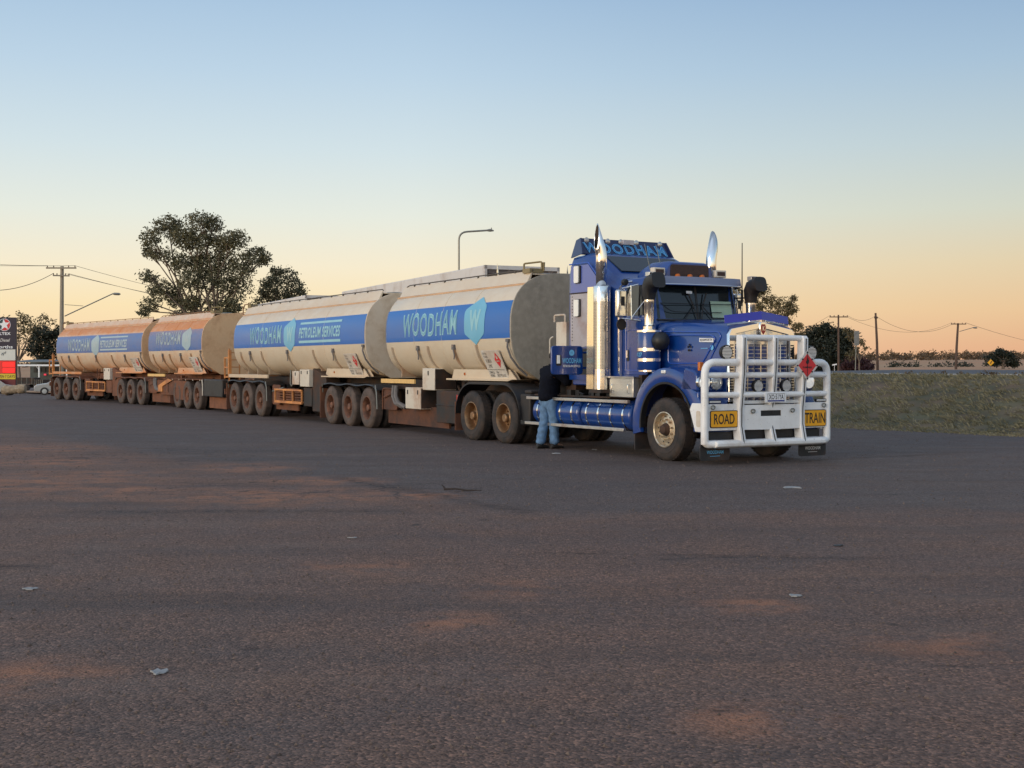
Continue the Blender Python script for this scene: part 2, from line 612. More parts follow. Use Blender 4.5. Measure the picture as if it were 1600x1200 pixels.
def asphalt_material():
    m = bpy.data.materials.new('worn_dusty_asphalt')
    m.use_nodes = True
    t = m.node_tree
    b = t.nodes['Principled BSDF']
    n, l = t.nodes.new, t.links.new
    tcd = n('ShaderNodeTexCoord')
    P = tcd.outputs['Object']

    def noise(scale, detail=5, rough=.6, vec=P, sc=None, dist=0):
        if sc:
            mm = n('ShaderNodeMapping')
            mm.inputs['Scale'].default_value = sc
            mm.inputs['Rotation'].default_value = (0, 0, radians(12))
            l(vec, mm.inputs[0])
            vec = mm.outputs[0]
        q = n('ShaderNodeTexNoise')
        q.inputs['Scale'].default_value = scale
        q.inputs['Detail'].default_value = detail
        q.inputs['Roughness'].default_value = rough
        q.inputs['Distortion'].default_value = dist
        l(vec, q.inputs['Vector'])
        return q.outputs[0]

    def mrange(v, a, c, d=0., e=1.):
        q = n('ShaderNodeMapRange')
        q.inputs[1].default_value, q.inputs[2].default_value, q.inputs[3].default_value, q.inputs[4].default_value = a, c, d, e
        l(v, q.inputs[0])
        return q.outputs[0]

    def mixc(f, a, c):
        q = n('ShaderNodeMix')
        q.data_type = 'RGBA'
        if isinstance(f, float):
            q.inputs[0].default_value = f
        else:
            l(f, q.inputs[0])
        for i, v in ((6, a), (7, c)):
            if isinstance(v, tuple):
                q.inputs[i].default_value = (*v, 1)
            else:
                l(v, q.inputs[i])
        return q.outputs[2]

    def math_(op, a, c, clamp=False):
        q = n('ShaderNodeMath')
        q.operation = op
        q.use_clamp = clamp
        for i, v in ((0, a), (1, c)):
            if isinstance(v, (int, float)):
                q.inputs[i].default_value = v
            else:
                l(v, q.inputs[i])
        return q.outputs[0]

    def spot(x, y, rx, ry, rot=0.0):
        mm = n('ShaderNodeMapping')
        mm.vector_type = 'TEXTURE'
        mm.inputs['Location'].default_value = (x, y, 0)
        mm.inputs['Rotation'].default_value = (0, 0, rot)
        mm.inputs['Scale'].default_value = (rx, ry, 1e3)
        l(P, mm.inputs[0])
        ln = n('ShaderNodeVectorMath')
        ln.operation = 'LENGTH'
        l(mm.outputs[0], ln.inputs[0])
        return ln.outputs['Value']
    big = noise(.16, 4, .6)
    band = noise(.35, 5, .62, sc=(.35, 1.4, 1))
    mid = noise(1.3, 6, .65)
    fine = noise(60, 4, .75)
    vor = n('ShaderNodeTexVoronoi')
    vor.inputs['Scale'].default_value = 62
    l(P, vor.inputs['Vector'])
    base = mixc(mrange(big, .35, .65), (.182, .114, .087), (.236, .128, .088))
    base = mixc(mrange(band, .42, .66, 0, .75), base, (.122, .084, .072))
    base = mixc(mrange(mid, .45, .75, 0, .5), base, (.27, .155, .105))
    # newer, greyer seal beyond the ragged joint in front of the trucks
    def side_of(x0, y0, x1, y1, soft):
        dx, dy = x1 - x0, y1 - y0
        Ls = sqrt(dx * dx + dy * dy)
        dt = n('ShaderNodeVectorMath')
        dt.operation = 'DOT_PRODUCT'
        l(PWJ, dt.inputs[0])
        dt.inputs[1].default_value = (-dy / Ls, dx / Ls, 0)
        off = (-dy * x0 + dx * y0) / Ls
        return mrange(dt.outputs['Value'], off - soft, off + soft)
    jn = n('ShaderNodeTexNoise')
    jn.inputs['Scale'].default_value = .9
    jn.inputs['Detail'].default_value = 7
    l(P, jn.inputs['Vector'])
    js = n('ShaderNodeVectorMath')
    js.operation = 'MULTIPLY_ADD'
    l(jn.outputs['Color'], js.inputs[0])
    js.inputs[1].default_value = (1.3, 1.3, 0)
    l(P, js.inputs[2])
    PWJ = js.outputs[0]
    far_side = math_('SUBTRACT', 1.0, math_('MAXIMUM', math_('SUBTRACT', 1.0, side_of(.85, 14.3, 12, 15.2, .3)), side_of(.85, 14.3, -3.4, 20.3, .3)), True)
    base = mixc(math_('MULTIPLY', far_side, .62), base, (.112, .098, .094))
    # single stones of the chip seal, pale and dark
    stone = n('ShaderNodeValToRGB')
    e = stone.color_ramp.elements
    e[0].position, e[0].color = 0, (.35, .33, .32, 1)
    e[1].position, e[1].color = .55, (1, 1, 1, 1)
    e2 = e.new(.8)
    e2.color = (1.25, 1.2, 1.15, 1)
    e3 = e.new(.97)
    e3.color = (2.1, 1.95, 1.8, 1)
    sepc = n('ShaderNodeSeparateColor')
    l(vor.outputs['Color'], sepc.inputs[0])
    l(sepc.outputs[0], stone.inputs[0])
    mul = n('ShaderNodeMix')
    mul.data_type = 'RGBA'
    mul.blend_type = 'MULTIPLY'
    mul.inputs[0].default_value = .8
    l(base, mul.inputs[6])
    l(stone.outputs[0], mul.inputs[7])
    base = mul.outputs[2]
    base = mixc(mrange(fine, .35, .75, .28, 0), base, (.035, .028, .028))
    # red dirt swept into hollows
    brk = noise(2.6, 7, .7)
    dirt = None
    for (x, y, rx, ry, r) in ((-5.0, 16.2, 1.0, 1.7, .2), (-4.1, 19.7, 1.2, 1.5, 0), (-5.9, 18.6, 1.1, 1.0, 0), (-1.05, 9.97, .35, .45, 0), (-.05, 9.0, .42, .55, 0), (-1.5, 10.1, .3, .3, 0),
                              (-.35, 7.85, .38, .5, 0), (-2.45, 6.5, .55, .55, 0), (-2.6, 17.6, 1.2, 1.0, -.4), (-1.2, 15.6, 1.1, .8, -.6), (1.6, 8.4, .5, .4, 0), (2.5, 7.2, .7, .5, 0), (-9.5, 24, 2.2, 2., 0), (1.1, 5.7, .5, .4, 0), (-6.5, 17.2, 2.4, 2.6, 0), (-3.0, 15.4, 2.2, 1.6, 0), (-7.5, 21, 2.0, 1.6, 0)):
        d = mrange(spot(x, y, rx, ry, r), 1.0, .1)
        dirt = d if dirt is None else math_('MAXIMUM', dirt, d)
    dm = math_('MULTIPLY', dirt, mrange(brk, .40, .60), True)
    base = mixc(math_('MULTIPLY', dm, .8), base, (.44, .185, .095))
    # dark tar joints and oil marks
    wob = noise(1.1, 5, .7)
    wobv = n('ShaderNodeVectorMath')
    wobv.operation = 'SCALE'
    tcol = n('ShaderNodeTexNoise')
    tcol.inputs['Scale'].default_value = 1.4
    tcol.inputs['Detail'].default_value = 5
    l(P, tcol.inputs['Vector'])
    sb = n('ShaderNodeVectorMath')
    sb.operation = 'SUBTRACT'
    l(tcol.outputs['Color'], sb.inputs[0])
    sb.inputs[1].default_value = (.5, .5, .5)
    l(sb.outputs[0], wobv.inputs[0])
    wobv.inputs['Scale'].default_value = .45
    ad = n('ShaderNodeVectorMath')
    l(P, ad.inputs[0])
    l(wobv.outputs[0], ad.inputs[1])
    PW = ad.outputs[0]

    def seg(x0, y0, x1, y1, w):
        dx, dy = x1 - x0, y1 - y0
        Ls = sqrt(dx * dx + dy * dy)
        mm = n('ShaderNodeMapping')
        mm.vector_type = 'TEXTURE'
        mm.inputs['Location'].default_value = ((x0 + x1) / 2, (y0 + y1) / 2, 0)
        mm.inputs['Rotation'].default_value = (0, 0, atan2(dy, dx))
        mm.inputs['Scale'].default_value = (Ls / 2, w, 1e3)
        l(PW, mm.inputs[0])
        sp = n('ShaderNodeSeparateXYZ')
        l(mm.outputs[0], sp.inputs[0])
        ax = math_('ABSOLUTE', sp.outputs[0], 0)
        ay = math_('ABSOLUTE', sp.outputs[1], 0)
        return math_('MULTIPLY', mrange(ax, 1.0, .85), mrange(ay, 1., .3))
    dark = None
    for a in ((-2.7, 18.4, .3, 13.6, .24), (.2, 10.75, 3.2, 10.5, .07), (1.1, 10.4, 2.5, 10.6, .10), (-5.8, 23.8, -3.6, 24.0, .10), (-4.9, 13.75, -1.0, 13.95, .20), (-4.25, 10.15, -3.6, 10.12, .16),
              (-7.5, 24.6, -5.7, 23.9, .12), (5, 17.5, 9.5, 17, .14), (-4.2, 20.3, -3.6, 20.2, .08), (2.2, 6.7, 2.9, 6.75, .03), (-1.55, 7.05, -1.4, 7.05, .05), (4.5, 21, 8, 23, .2), (.9, 5.9, 1.05, 5.9, .04), (.5, 6.2, .6, 6.2, .04), (1.3, 8.3, 1.5, 8.3, .03)):
        d = seg(*a)
        dark = d if dark is None else math_('MAXIMUM', dark, d)
    dark = math_('MULTIPLY', dark, mrange(noise(6, 7, .8), .42, .58), True)
    base = mixc(math_('MULTIPLY', dark, .72), base, (.046, .028, .022))
    # fine cracking beside the dirt patches
    cr = n('ShaderNodeTexVoronoi')
    cr.feature = 'DISTANCE_TO_EDGE'
    cr.inputs['Scale'].default_value = 1.6
    mmc = n('ShaderNodeMapping')
    mmc.inputs['Scale'].default_value = (.6, 1.3, 1)
    l(PW, mmc.inputs[0])
    l(mmc.outputs[0], cr.inputs['Vector'])
    ck = mrange(cr.outputs['Distance'], .03, .0)
    ckm = None
    for (x, y, rx, ry, r) in ((-3.3, 16.6, 2.3, 1.8, 0), (-6.2, 22.5, 2.5, 2.5, 0), (-1.6, 16.2, 2., 1.6, 0)):
        d = mrange(spot(x, y, rx, ry, r), 1., .5)
        ckm = d if ckm is None else math_('MAXIMUM', ckm, d)
    base = mixc(math_('MULTIPLY', math_('MULTIPLY', ck, ckm), .8), base, (.02, .015, .014))
    # wheel paths swept along the line of the trucks, and drips
    def streak(rot, sc, a, c_, detail=5):
        mm = n('ShaderNodeMapping')
        mm.inputs['Rotation'].default_value = (0, 0, rot)
        mm.inputs['Scale'].default_value = sc
        l(PW, mm.inputs[0])
        q = n('ShaderNodeTexNoise')
        q.inputs['Scale'].default_value = 1
        q.inputs['Detail'].default_value = detail
        q.inputs['Roughness'].default_value = .65
        l(mm.outputs[0], q.inputs['Vector'])
        return mrange(q.outputs[0], a, c_)
    base = mixc(math_('MULTIPLY', streak(radians(60), (.12, 1.1, 1), .50, .68), .55), base, (.068, .052, .047))
    base = mixc(math_('MULTIPLY', streak(radians(8), (.10, 1.6, 1), .55, .70), .45), base, (.20, .125, .09))
    drip = mrange(noise(2.4, 3, .5), .69, .75)
    base = mixc(math_('MULTIPLY', drip, .7), base, (.03, .023, .021))
    # pale scuffs
    sc_ = math_('MULTIPLY', mrange(noise(1.0, 6, .75, sc=(.5, 3.2, 1)), .63, .72), .5)
    base = mixc(sc_, base, (.20, .165, .145))
    l(base, b.inputs['Base Color'])
    l(mrange(mid, .3, .7, .66, .88), b.inputs['Roughness'])
    b.inputs['Specular IOR Level'].default_value = .32
    bp = n('ShaderNodeBump')
    bp.inputs['Strength'].default_value = .9
    bp.inputs['Distance'].default_value = .012
    hh = math_('ADD', math_('MULTIPLY', vor.outputs['Distance'], -1.0), math_('MULTIPLY', fine, .6))
    l(hh, bp.inputs['Height'])
    bp2 = n('ShaderNodeBump')
    bp2.inputs['Strength'].default_value = .35
    bp2.inputs['Distance'].default_value = .12
    l(math_('ADD', mid, math_('MULTIPLY', dark, -.5)), bp2.inputs['Height'])
    l(bp2.outputs[0], bp.inputs['Normal'])
    l(bp.outputs[0], b.inputs['Normal'])
    return m


M['asphalt'] = asphalt_material()
M['road'] = pm('highway_seal', (.085, .082, .088), .8, 0, .12, .5, bump=.2, bscale=60)
M['line'] = pm('road_line_paint', (.42, .39, .36), .7, 0, .2, 3)
M['bank_soil'] = pm('bank_soil', (.095, .084, .044), .95, 0, .5, .9, bump=.8, bscale=6, dust=.35, dcol=(.20, .12, .07), dscale=.5)
M['plain'] = pm('dry_grass_plain', (.40, .25, .13), .95, 0, .3, .05, dust=.5, dcol=(.48, .21, .10), dscale=.02, stretch=(1, 3, 1))
random.seed(3)
grid_mesh('yard', frange(-70, 45, 46), frange(-70, 0, 28), M['asphalt'])
grid_mesh('yard', frange(45, 190, 30), frange(-70, 60, 26), M['asphalt'])
bank = grid_mesh('embankment', frange(-50, 45, 190), frange(0, 7, 28), M['bank_soil'], jitter=.025)
grid_mesh('road', frange(-200, 45, 40), frange(7, 16.5, 8), M['road'], .0)
ln = MB()
ln.loft([[(*xy(t, s_), gz_ts(t, 7.0) + h_) for s_, h_ in ((6.98, -.1), (6.98, .05), (7.22, .058), (7.24, -.05))] for t in frange(-200, 30, 80)])
ln.build('road_edge_line', M['line'], None, kind='structure')
far_t = [-4000, -2000, -1000, -600, -400, -300, -200, -150, -100, -60, -30, 0, 20, 45, 70, 100, 140, 200, 300, 450, 700, 1100, 2000, 4000, 7000]
grid_mesh('plain', far_t, [16.3, 18, 22, 28, 35, 45, 60, 80, 110, 150, 200, 260, 330, 400, 480, 600, 900, 1600, 3000, 6000, 9000], M['plain'], -.02)
grid_mesh('plain', [190, 220, 300, 500, 1000, 3000, 7000], [-3000, -1000, -400, -150, -70, -20, 30, 60], M['plain'], -.03)


# ================================================================== wheels
def wheel_mesh(kind):
    """meshes of one wheel; outer face towards -y at y=0, centre at origin"""
    R = {'steer': .525, 'drive': .525, 'trailer': .515}[kind]
    wd = .33 if kind == 'steer' else .275
    ty = MB()
    k = R / .525
    prof = [(.292, .035), (.30, .012), (.345, .004), (.40, .0), (.405, .004), (.46, .006), (.495, .022), (.517, .05), (.525, .075)]
    ty.lathe([(r * k, h) for r, h in prof] + [(R, wd - .075), (.517 * k, wd - .05), (.495 * k, wd - .022), (.40 * k, wd), (.30 * k, wd - .012), (.292 * k, wd - .035)], ax='y', seg=40)
    # tread blocks
    nb = 44
    for i in range(nb):
        a = 2 * pi * i / nb
        for y0, y1 in ((.045, .115), (wd - .115, wd - .045)):
            da = pi / nb * .62
            pts = []
            for aa in (a - da, a + da):
                for rr in (R - .004, R + .006):
                    pts.append((rr * cos(aa), rr * sin(aa)))
            q = [pts[0], pts[1], pts[3], pts[2]]
            ty.prism([(p[0], p[1]) for p in q], 'y', y0, y1)
    tm = ty.build('tyre', M['rubber'], None)
    rm_ = MB()
    if kind == 'steer':
        rm_.lathe([(.292, .03), (.300, .004), (.285, .0), (.272, .012), (.262, .06), (.252, .085), (.17, .065), (.13, .06), (.11, .05)], ax='y', seg=40)
    else:
        rm_.lathe([(.292, .03), (.298, .006), (.284, .002), (.274, .02), (.262, .07), (.256, .11), (.262, .16), (.25, .195), (.205, .20), (.13, .185), (.11, .185)], ax='y', seg=40)
    for i in range(10):
        a = 2 * pi * (i + .5) / 10
        yb = .058 if kind == 'steer' else .187
        rm_.lathe([(.0, yb - .045), (.013, yb - .045), (.017, yb - .02), (.017, yb + .01)], c=(.165 * cos(a), 0, .165 * sin(a)), ax='y', seg=6)
    rim = rm_.build('rim', M['rim_alu'], None)
    hb = MB()
    if kind == 'steer':
        hb.lathe([(0, -.045), (.05, -.045), (.078, -.03), (.085, .0), (.10, .02), (.115, .075)], ax='y', seg=20)
    else:
        hb.lathe([(0, .02), (.07, .02), (.085, .035), (.09, .10), (.12, .12), (.125, .20)], ax='y', seg=20)
    hub = hb.build('hub', M['black_steel'], None)
    hl = MB()
    if kind == 'steer':
        for i in range(10):
            a = 2 * pi * i / 10
            hl.lathe([(0, .062), (.016, .062)], c=(.222 * cos(a), 0, .222 * sin(a)), ax='y', seg=8)
    holes = hl.build('hand_hole', M['black'], None) if hl.v else None
    ms = [x.data if x else None for x in (tm, rim, hub, holes)]
    for x in (tm, rim, hub, holes):
        if x:
            bpy.data.objects.remove(x)
    return ms


WM = {k: wheel_mesh(k) for k in ('steer', 'drive', 'trailer')}


def remat(me, mat, cache={}):
    key = (me.name, mat.name)
    if key not in cache:
        c = me.copy()
        c.materials.clear()
        c.materials.append(mat)
        cache[key] = c
    return cache[key]


def add_wheel(parent, kind, x, side, yout=1.235, tyre='rubber', rim='rim_rust', dual=True, z=None):
    R = {'steer': .525, 'drive': .525, 'trailer': .515}[kind]
    w = holder('wheel', parent, (x, side * yout, R - .006), 0 if side < 0 else pi)
    ty, ri, hu, ho = WM[kind]
    a = random.uniform(0, 6.28)

    def put(name, me, y=0.0, rot=a):
        o = bpy.data.objects.new(name, me)
        C.objects.link(o)
        o.parent = w
        o.location = (0, y, 0)
        o.rotation_euler = (0, rot, 0)
        return o
    put('tyre', remat(ty, M[tyre]))
    if dual:
        put('tyre', remat(ty, M['rubber']), .33)
    put('rim', remat(ri, M[rim]))
    put('hub', remat(hu, M['black_steel'] if kind == 'steer' else M[rim]))
    if ho:
        put('hand_hole', remat(ho, M['black']))
    return w


# ================================================================== prime mover
TRUCK = (3.59, 21.84, 0)
TH = radians(30.05) - pi / 2
T = thing('prime_mover', 'blue bonneted prime mover with white bull bar and twin exhaust stacks', 'truck', TRUCK, TH)


def build_truck():
    mb = MB
    # ---- chassis and running gear
    c = mb()
    for s in (-1, 1):
        c.box(-7.35, .75, s * .43 - .045, s * .43 + .045, .72, .98)
    for x in (-7.2, -5.4, -4.4, -3.2, -1.7, .6):
        c.box(x - .06, x + .06, -.385, .385, .76, .94)
    c.build('chassis_rail', M['black_steel'], T, bevel=.008)
    ax = mb()
    ax.tube([(0, -1.05, .5), (0, -.8, .46), (0, -.5, .40), (0, .5, .40), (0, .8, .46), (0, 1.05, .5)], .055, 8)
    ax.build('front_axle', M['black_steel'], T)
    for x in (-6.09 - .69, -6.09 + .69):
        a = mb()
        a.tube([(x, -1.05, .52), (x, -.35, .52), (x, -.2, .54), (x, .2, .54), (x, .35, .52), (x, 1.05, .52)], [.075, .08, .19, .19, .08, .075], 10)
        a.build('drive_axle', M['black_steel'], T)
    eng = mb()
    eng.box(-1.2, .7, -.36, .36, .62, 1.5)
    eng.box(-2.6, -1.2, -.25, .25, .55, 1.0)
    eng.tube([(-2.5, 0, .7), (-5.6, 0, .62)], .06, 8)
    eng.build('engine', M['black_steel'], T, bevel=.03)
    fw = mb()
    fw.prism([(-6.75, 1.02), (-5.5, 1.02), (-5.4, 1.12), (-5.7, 1.24), (-6.5, 1.24), (-6.95, 1.10)], 'y', -.45, .45)
    fw.build('fifth_wheel', M['black_steel'], T, bevel=.01)
    for s in (-1, 1):
        add_wheel(T, 'steer', 0, s, 1.235, 'rubber', 'rim_alu', dual=False)
        for x in (-6.09 - .69, -6.09 + .69):
            add_wheel(T, 'drive', x, s, 1.235, 'rubber', 'rim_bronze')

    # ---- bonnet
    def hood_ring(x, w, zs, zt, zb):
        half = [(-w, zb), (-w - .01, (zb + zs) / 2), (-w, zs - .06), (-w + .02, zs), (-w + .07, zs + .045), (-w * .55, zt - .015), (-w * .25, zt)]
        pts = half + [(-a, b) for a, b in half[::-1]]
        return [(x, a, b) for a, b in pts]
    h = mb()
    h.loft([hood_ring(-.62, .90, 2.27, 2.38, 1.30), hood_ring(-.45, .875, 2.275, 2.38, 1.25), hood_ring(.2, .79, 2.25, 2.35, 1.15), hood_ring(.85, .715, 2.19, 2.30, 1.02), hood_ring(.97, .70, 2.17, 2.285, 1.02)])
    hood = h.build('bonnet', M['blue'], T, ang=30)
    # raised swage panel on the bonnet side
    for s in (-1, 1):
        p = mb()

        def hy(x, o=0):
            return s * (.90 - (x + .62) / 1.59 * .20 + .012 + o)
        pl = [(-.35, 1.62), (-.35, 2.10), (.66, 2.08), (.74, 2.02), (.44, 1.62)]
        pp = rounded([(x, hy(x), z) for x, z in pl], .07, 4, closed=True)
        p.tube(pp, .011, 6, closed=True)
        p.build('bonnet_swage', M['blue_light'], T)
        p = mb()
        pl = [(-.45, 2.16), (.80, 2.13), (.86, 2.06), (.55, 1.58)]
        p.tube(rounded([(x, hy(x), z) for x, z in pl], .06, 4), .009, 6)
        p.build('bonnet_swage', M['blue_light'], T)
        bd = mb()
        bd.prism([(.36, 1.975), (.72, 1.965), (.72, 2.03), (.36, 2.04)], 'y', hy(.54), hy(.54, .012))
        badge = bd.build('name_badge', M['plate_white'], T)
        if s < 0:
            lettering('lettering', 'KENWORTH', on_y(.385, .695, 1.985, 2.025, hy(.54, .016)), M['letter_black'], badge, .01)
            dc = mb()
            dc.lathe([(0, 0), (.045, 0)], (.66, hy(.66, .004), 1.88), 'y', 8)
            dc.build('bonnet_decal', M['print_blue_edge'], T)
            dc = mb()
            for k in range(5):
                a = 2 * pi * k / 5 + .3
                dc.lathe([(0, 0), (.022, 0)], (.15 + .035 * cos(a), hy(.15, .006), 1.88 + .05 * sin(a)), 'y', 6)
            dc.build('bonnet_decal', M['letter_black'], T)
            dc = mb()
            dc.box(.40, .58, hy(.5, .004) - .002, hy(.5, .004), 1.862, 1.872)
            dc.build('bonnet_pinstripe', M['print_blue_edge'], T)
    # ---- grille
    g = mb()
    outer = [(-.70, 1.0), (-.70, 2.09), (-.65, 2.18), (0, 2.295), (.65, 2.18), (.70, 2.09), (.70, 1.0)]
    inner = [(-.58, 1.0), (-.58, 2.04), (-.55, 2.10), (0, 2.20), (.55, 2.10), (.58, 2.04), (.58, 1.0)]
    ro = [[(x, y, z) for y, z in outer] for x in (.96, 1.03)]
    ri = [[(x, y, z) for y, z in inner] for x in (1.03, .98)]
    g.loft(ro + ri, False, False, closed=False)
    sur = g.build('grille_surround', M['chrome_clean'], T, bevel=.008)
    g = mb()
    g.prism([(-.575, 1.93), (-.575, 2.03), (-.545, 2.095), (0, 2.195), (.545, 2.095), (.575, 2.03), (.575, 1.93)], 'x', .95, .995)
    g.build('grille_header', M['chrome'], T)
    g = mb()
    g.box(.93, .955, -.58, .58, 1.0, 1.95)
    g.build('grille_mesh', M['grille_dark'], T)
    for k in range(15):
        z = 1.03 + k * .062
        b = mb()
        b.box(.957, .972, -.575, .575, z, z + .013)
        b.build('grille_slat', M['alu'], T)
    for k in range(9):
        y = -.56 + k * .14
        b = mb()
        b.box(.974, .992, y - .011, y + .011, 1.0, 1.93)
        b.build('grille_bar', M['chrome_clean'], T)
    for y in (-.645, .645):
        b = mb()
        for k in range(20):
            b.box(1.031, 1.036, y - .035, y + .035, 1.05 + k * .045, 1.07 + k * .045)
        b.build('surround_louvre', M['black'], T)
    e = mb()
    e.prism([(-.06, 2.10), (-.075, 2.24), (-.05, 2.30), (.05, 2.30), (.075, 2.24), (.06, 2.10), (0, 2.0)], 'x', 1.0, 1.05)
    em = e.build('bonnet_emblem', M['chrome_clean'], T, bevel=.01)
    e = mb()
    e.prism([(-.04, 2.14), (-.05, 2.22), (-.035, 2.26), (.035, 2.26), (.05, 2.22), (.04, 2.14), (0, 2.09)], 'x', 1.051, 1.056)
    em2 = e.build('emblem_badge', M['emblem_red'], em)
    lettering('lettering', 'K', on_x(-.022, .022, 2.155, 2.23, 1.06), M['chrome_clean'], em, .01)
    # ---- bug deflector
    for s in (-1, 1):
        d = mb()
        a = [(1.02, 0, 2.335), (.90, s * .68, 2.27), (.88, s * .68, 2.40), (1.0, 0, 2.475)]
        d.loft([[Vector(p) for p in a], [Vector(p) + Vector((-.008, 0, 0)) for p in a]])
        d.build('bug_deflector', M['deflector'], T)
        d = mb()
        d.tube([(1.03, s * .06, 2.315), (.92, s * .64, 2.245)], .012, 6)
        d.build('deflector_trim', M['alu'], T)

    # ---- front mudguards
    for s in (-1, 1):
        f = mb()
        rings = []
        for k in range(23):
            t = radians(192 - 198 * k / 22)
            cx, cz = .03, .60
            sx = 1.06 if cos(t) > 0 else 1.0
            prof = [(.70, 1.17), (.715, 1.225), (.76, 1.235), (.90, 1.235), (.945, 1.215), (.96, 1.17), (.975, 1.0), (.985, .70), (.90, .70), (.87, 1.0), (.75, 1.14)]
            rings.append([(cx + r * sx * cos(t), s * y, cz + r * sin(t)) for r, y in prof])
        f.loft(rings)
        fd = f.build('front_mudguard', M['blue'], T, ang=40)
        f = mb()
        rings = []
        for k in range(20):
            t = radians(186 - 186 * k / 19)
            prof = [(.675, 1.14), (.68, 1.24), (.715, 1.242), (.715, 1.228)]
            sx = 1.06 if cos(t) > 0 else 1.0
            rings.append([(.03 + r * sx * cos(t), s * y, .60 + r * sin(t)) for r, y in prof])
        f.loft(rings)
        f.build('mudguard_lip', M['black'], fd)
        f = mb()
        f.box(-.06, .06, s * 1.235 - .02, s * 1.235 + .02, 1.45, 1.51)
        f.build('side_repeater', M['lens'], T, bevel=.012)
        # headlamp nacelle and lamps
        p = mb()
        p.prism([(.42, 1.17), (.55, 1.56), (.80, 1.50), (.88, 1.43), (.90, 1.17)], 'y', s * .70, s * 1.235)
        p.prism([(.55, .98), (.42, 1.17), (.90, 1.17), (.90, .98)], 'y', s * .66, s * 1.225)
        p.build('headlamp_nacelle', M['blue'], T, bevel=.03)
        for y in (.87, 1.12):
            l_ = mb()
            l_.lathe([(.125, -.03), (.125, .03), (.108, .04), (.105, .03)], (.895, s * y, 1.31), 'x', 24)
            lamp = l_.build('headlamp', M['chrome_clean'], T)
            l_ = mb()
            l_.lathe([(.106, .0), (.085, .025), (.05, .04), (0, .045)], (.925, s * y, 1.31), 'x', 24)
            l_.build('headlamp_lens', M['lens_lit'] if (s > 0 and y > 1 or s < 0 and y > 1) else M['lens_dip'], lamp)
        i_ = mb()
        i_.box(.90, .96, s * 1.20 - .04, s * 1.20 + .04, 1.50, 1.64)
        i_.build('indicator', M['amber'], T, bevel=.01)
        # mudflaps ahead of and behind the steer wheel
        fl = mb()
        fl.box(-.86, -.835, s * .92 - .30, s * .92 + .30, .14, .72)
        fl.build('mudflap', M['flap'], T)
        fl = mb()
        fl.prism(rounded2([(s * 1.04 - .30, .33), (s * 1.04 + .30, .33), (s * 1.04 + .30, .07), (s * 1.04 - .30, .07)], .05), 'x', 1.08, 1.10)
        ff = fl.build('front_flap', M['flap'], T)
        m_ = M['print_blue'] if s < 0 else M['hazard_frame']
        lettering('lettering', 'WOODHAM', on_x(s * 1.04 - .17, s * 1.04 + .17, .175, .232, 1.103), m_, ff, .02)
        u_ = mb()
        u_.box(1.1015, 1.1035, s * 1.04 - .10, s * 1.04 + .10, .135, .143)
        u_.prism([(s * 1.04 - .05, .28), (s * 1.04, .25), (s * 1.04 + .05, .28), (s * 1.04 + .03, .30), (s * 1.04 - .03, .30)], 'x', 1.1005, 1.103)
        u_.build('flap_underline', m_, ff)

    # ---- bull bar
    bx = 1.22

    def post_prof(o=0.0):
        return [(1.12, .34), (1.31, .34), (1.235 + o, .62), (1.235 + o, .88), (1.275, 1.12), (1.31, 1.5), (1.325, 2.03), (1.29, 2.075), (1.17, 2.075), (1.15, 1.5), (1.10, 1.1), (1.08, .85), (1.08, .6)]
    bb = mb()
    loop = rounded([(bx - .06, -1.30, .335), (bx - .06, -1.30, 1.635), (bx, -.62, 1.635)], .20, 7)
    bb.tube(loop, .061, 14)
    bar = bb.build('bull_bar', M['white'], T)

    def tubepart(name, pts, r, seg=14, m='white', par=None):
        q = mb()
        q.tube(pts, r, seg)
        return q.build(name, M[m], T if par is None else par)
    tubepart('bull_bar_wing', rounded([(bx, .68, 1.635), (bx - .06, 1.30, 1.635), (bx - .06, 1.30, .335)], .20, 7), .061)
    # bottom bar: deep rounded pressing
    q = mb()
    rings = []
    for y in (-1.16, -1.10, -.6, 0, .6, 1.10, 1.16):
        zz = .0 if abs(y) < 1.11 else .012
        pts = [(bx - .12, .275 + zz), (bx + .04, .27 + zz), (bx + .095, .30), (bx + .10, .355), (bx + .06, .395 - zz), (bx - .12, .395 - zz)]
        rings.append([(x - .05 * max(0, abs(y) - .9), y, z) for x, z in pts])
    q.loft(rings)
    q.build('bottom_rail', M['white'], T, bevel=.012)
    tubepart('bull_bar_elbow', rounded([(bx - .06, -1.30, .5), (bx - .06, -1.30, .335), (bx - .02, -1.12, .335)], .13, 6), .0615)
    tubepart('bull_bar_elbow', rounded([(bx - .06, 1.30, .5), (bx - .06, 1.30, .335), (bx - .02, 1.12, .335)], .13, 6), .0615)
    PY = (-.62, .04, .68)
    for y in PY:
        q = mb()
        q.prism(post_prof(-.012 if y == .04 else .012), 'y', y - .052, y + .052)
        pst = q.build('bull_bar_post', M['white'], T, bevel=.012)
        q = mb()
        pf = post_prof(-.012 if y == .04 else .012)
        front = pf[1:7]
        q.tube([(x + .004, y, z) for x, z in front], .008, 6)
        q.build('post_rubber', M['black'], pst)
    tubepart('top_hoop', rounded([(1.24, -.62, 1.9), (1.24, -.62, 2.035), (1.26, .04, 2.035), (1.24, .68, 2.035), (1.24, .68, 1.9)], .06, 5), .047)
    for z, r in ((1.635, .052), (1.43, .047), (1.115, .047)):
        tubepart('cross_tube', [(1.24, -.62, z), (1.26, .04, z)], r)
        tubepart('cross_tube', [(1.26, .04, z), (1.24, .68, z)], r)
        if z < 1.6:
            tubepart('cross_tube', [(bx - .06, -1.30, z), (1.22, -.62, z)], r)
            tubepart('cross_tube', [(1.22, .68, z), (bx - .06, 1.30, z)], r)
    # bumper sheet with winch slot
    q = mb()
    q.box(1.226, 1.238, -.573, -.21, .55, .95)
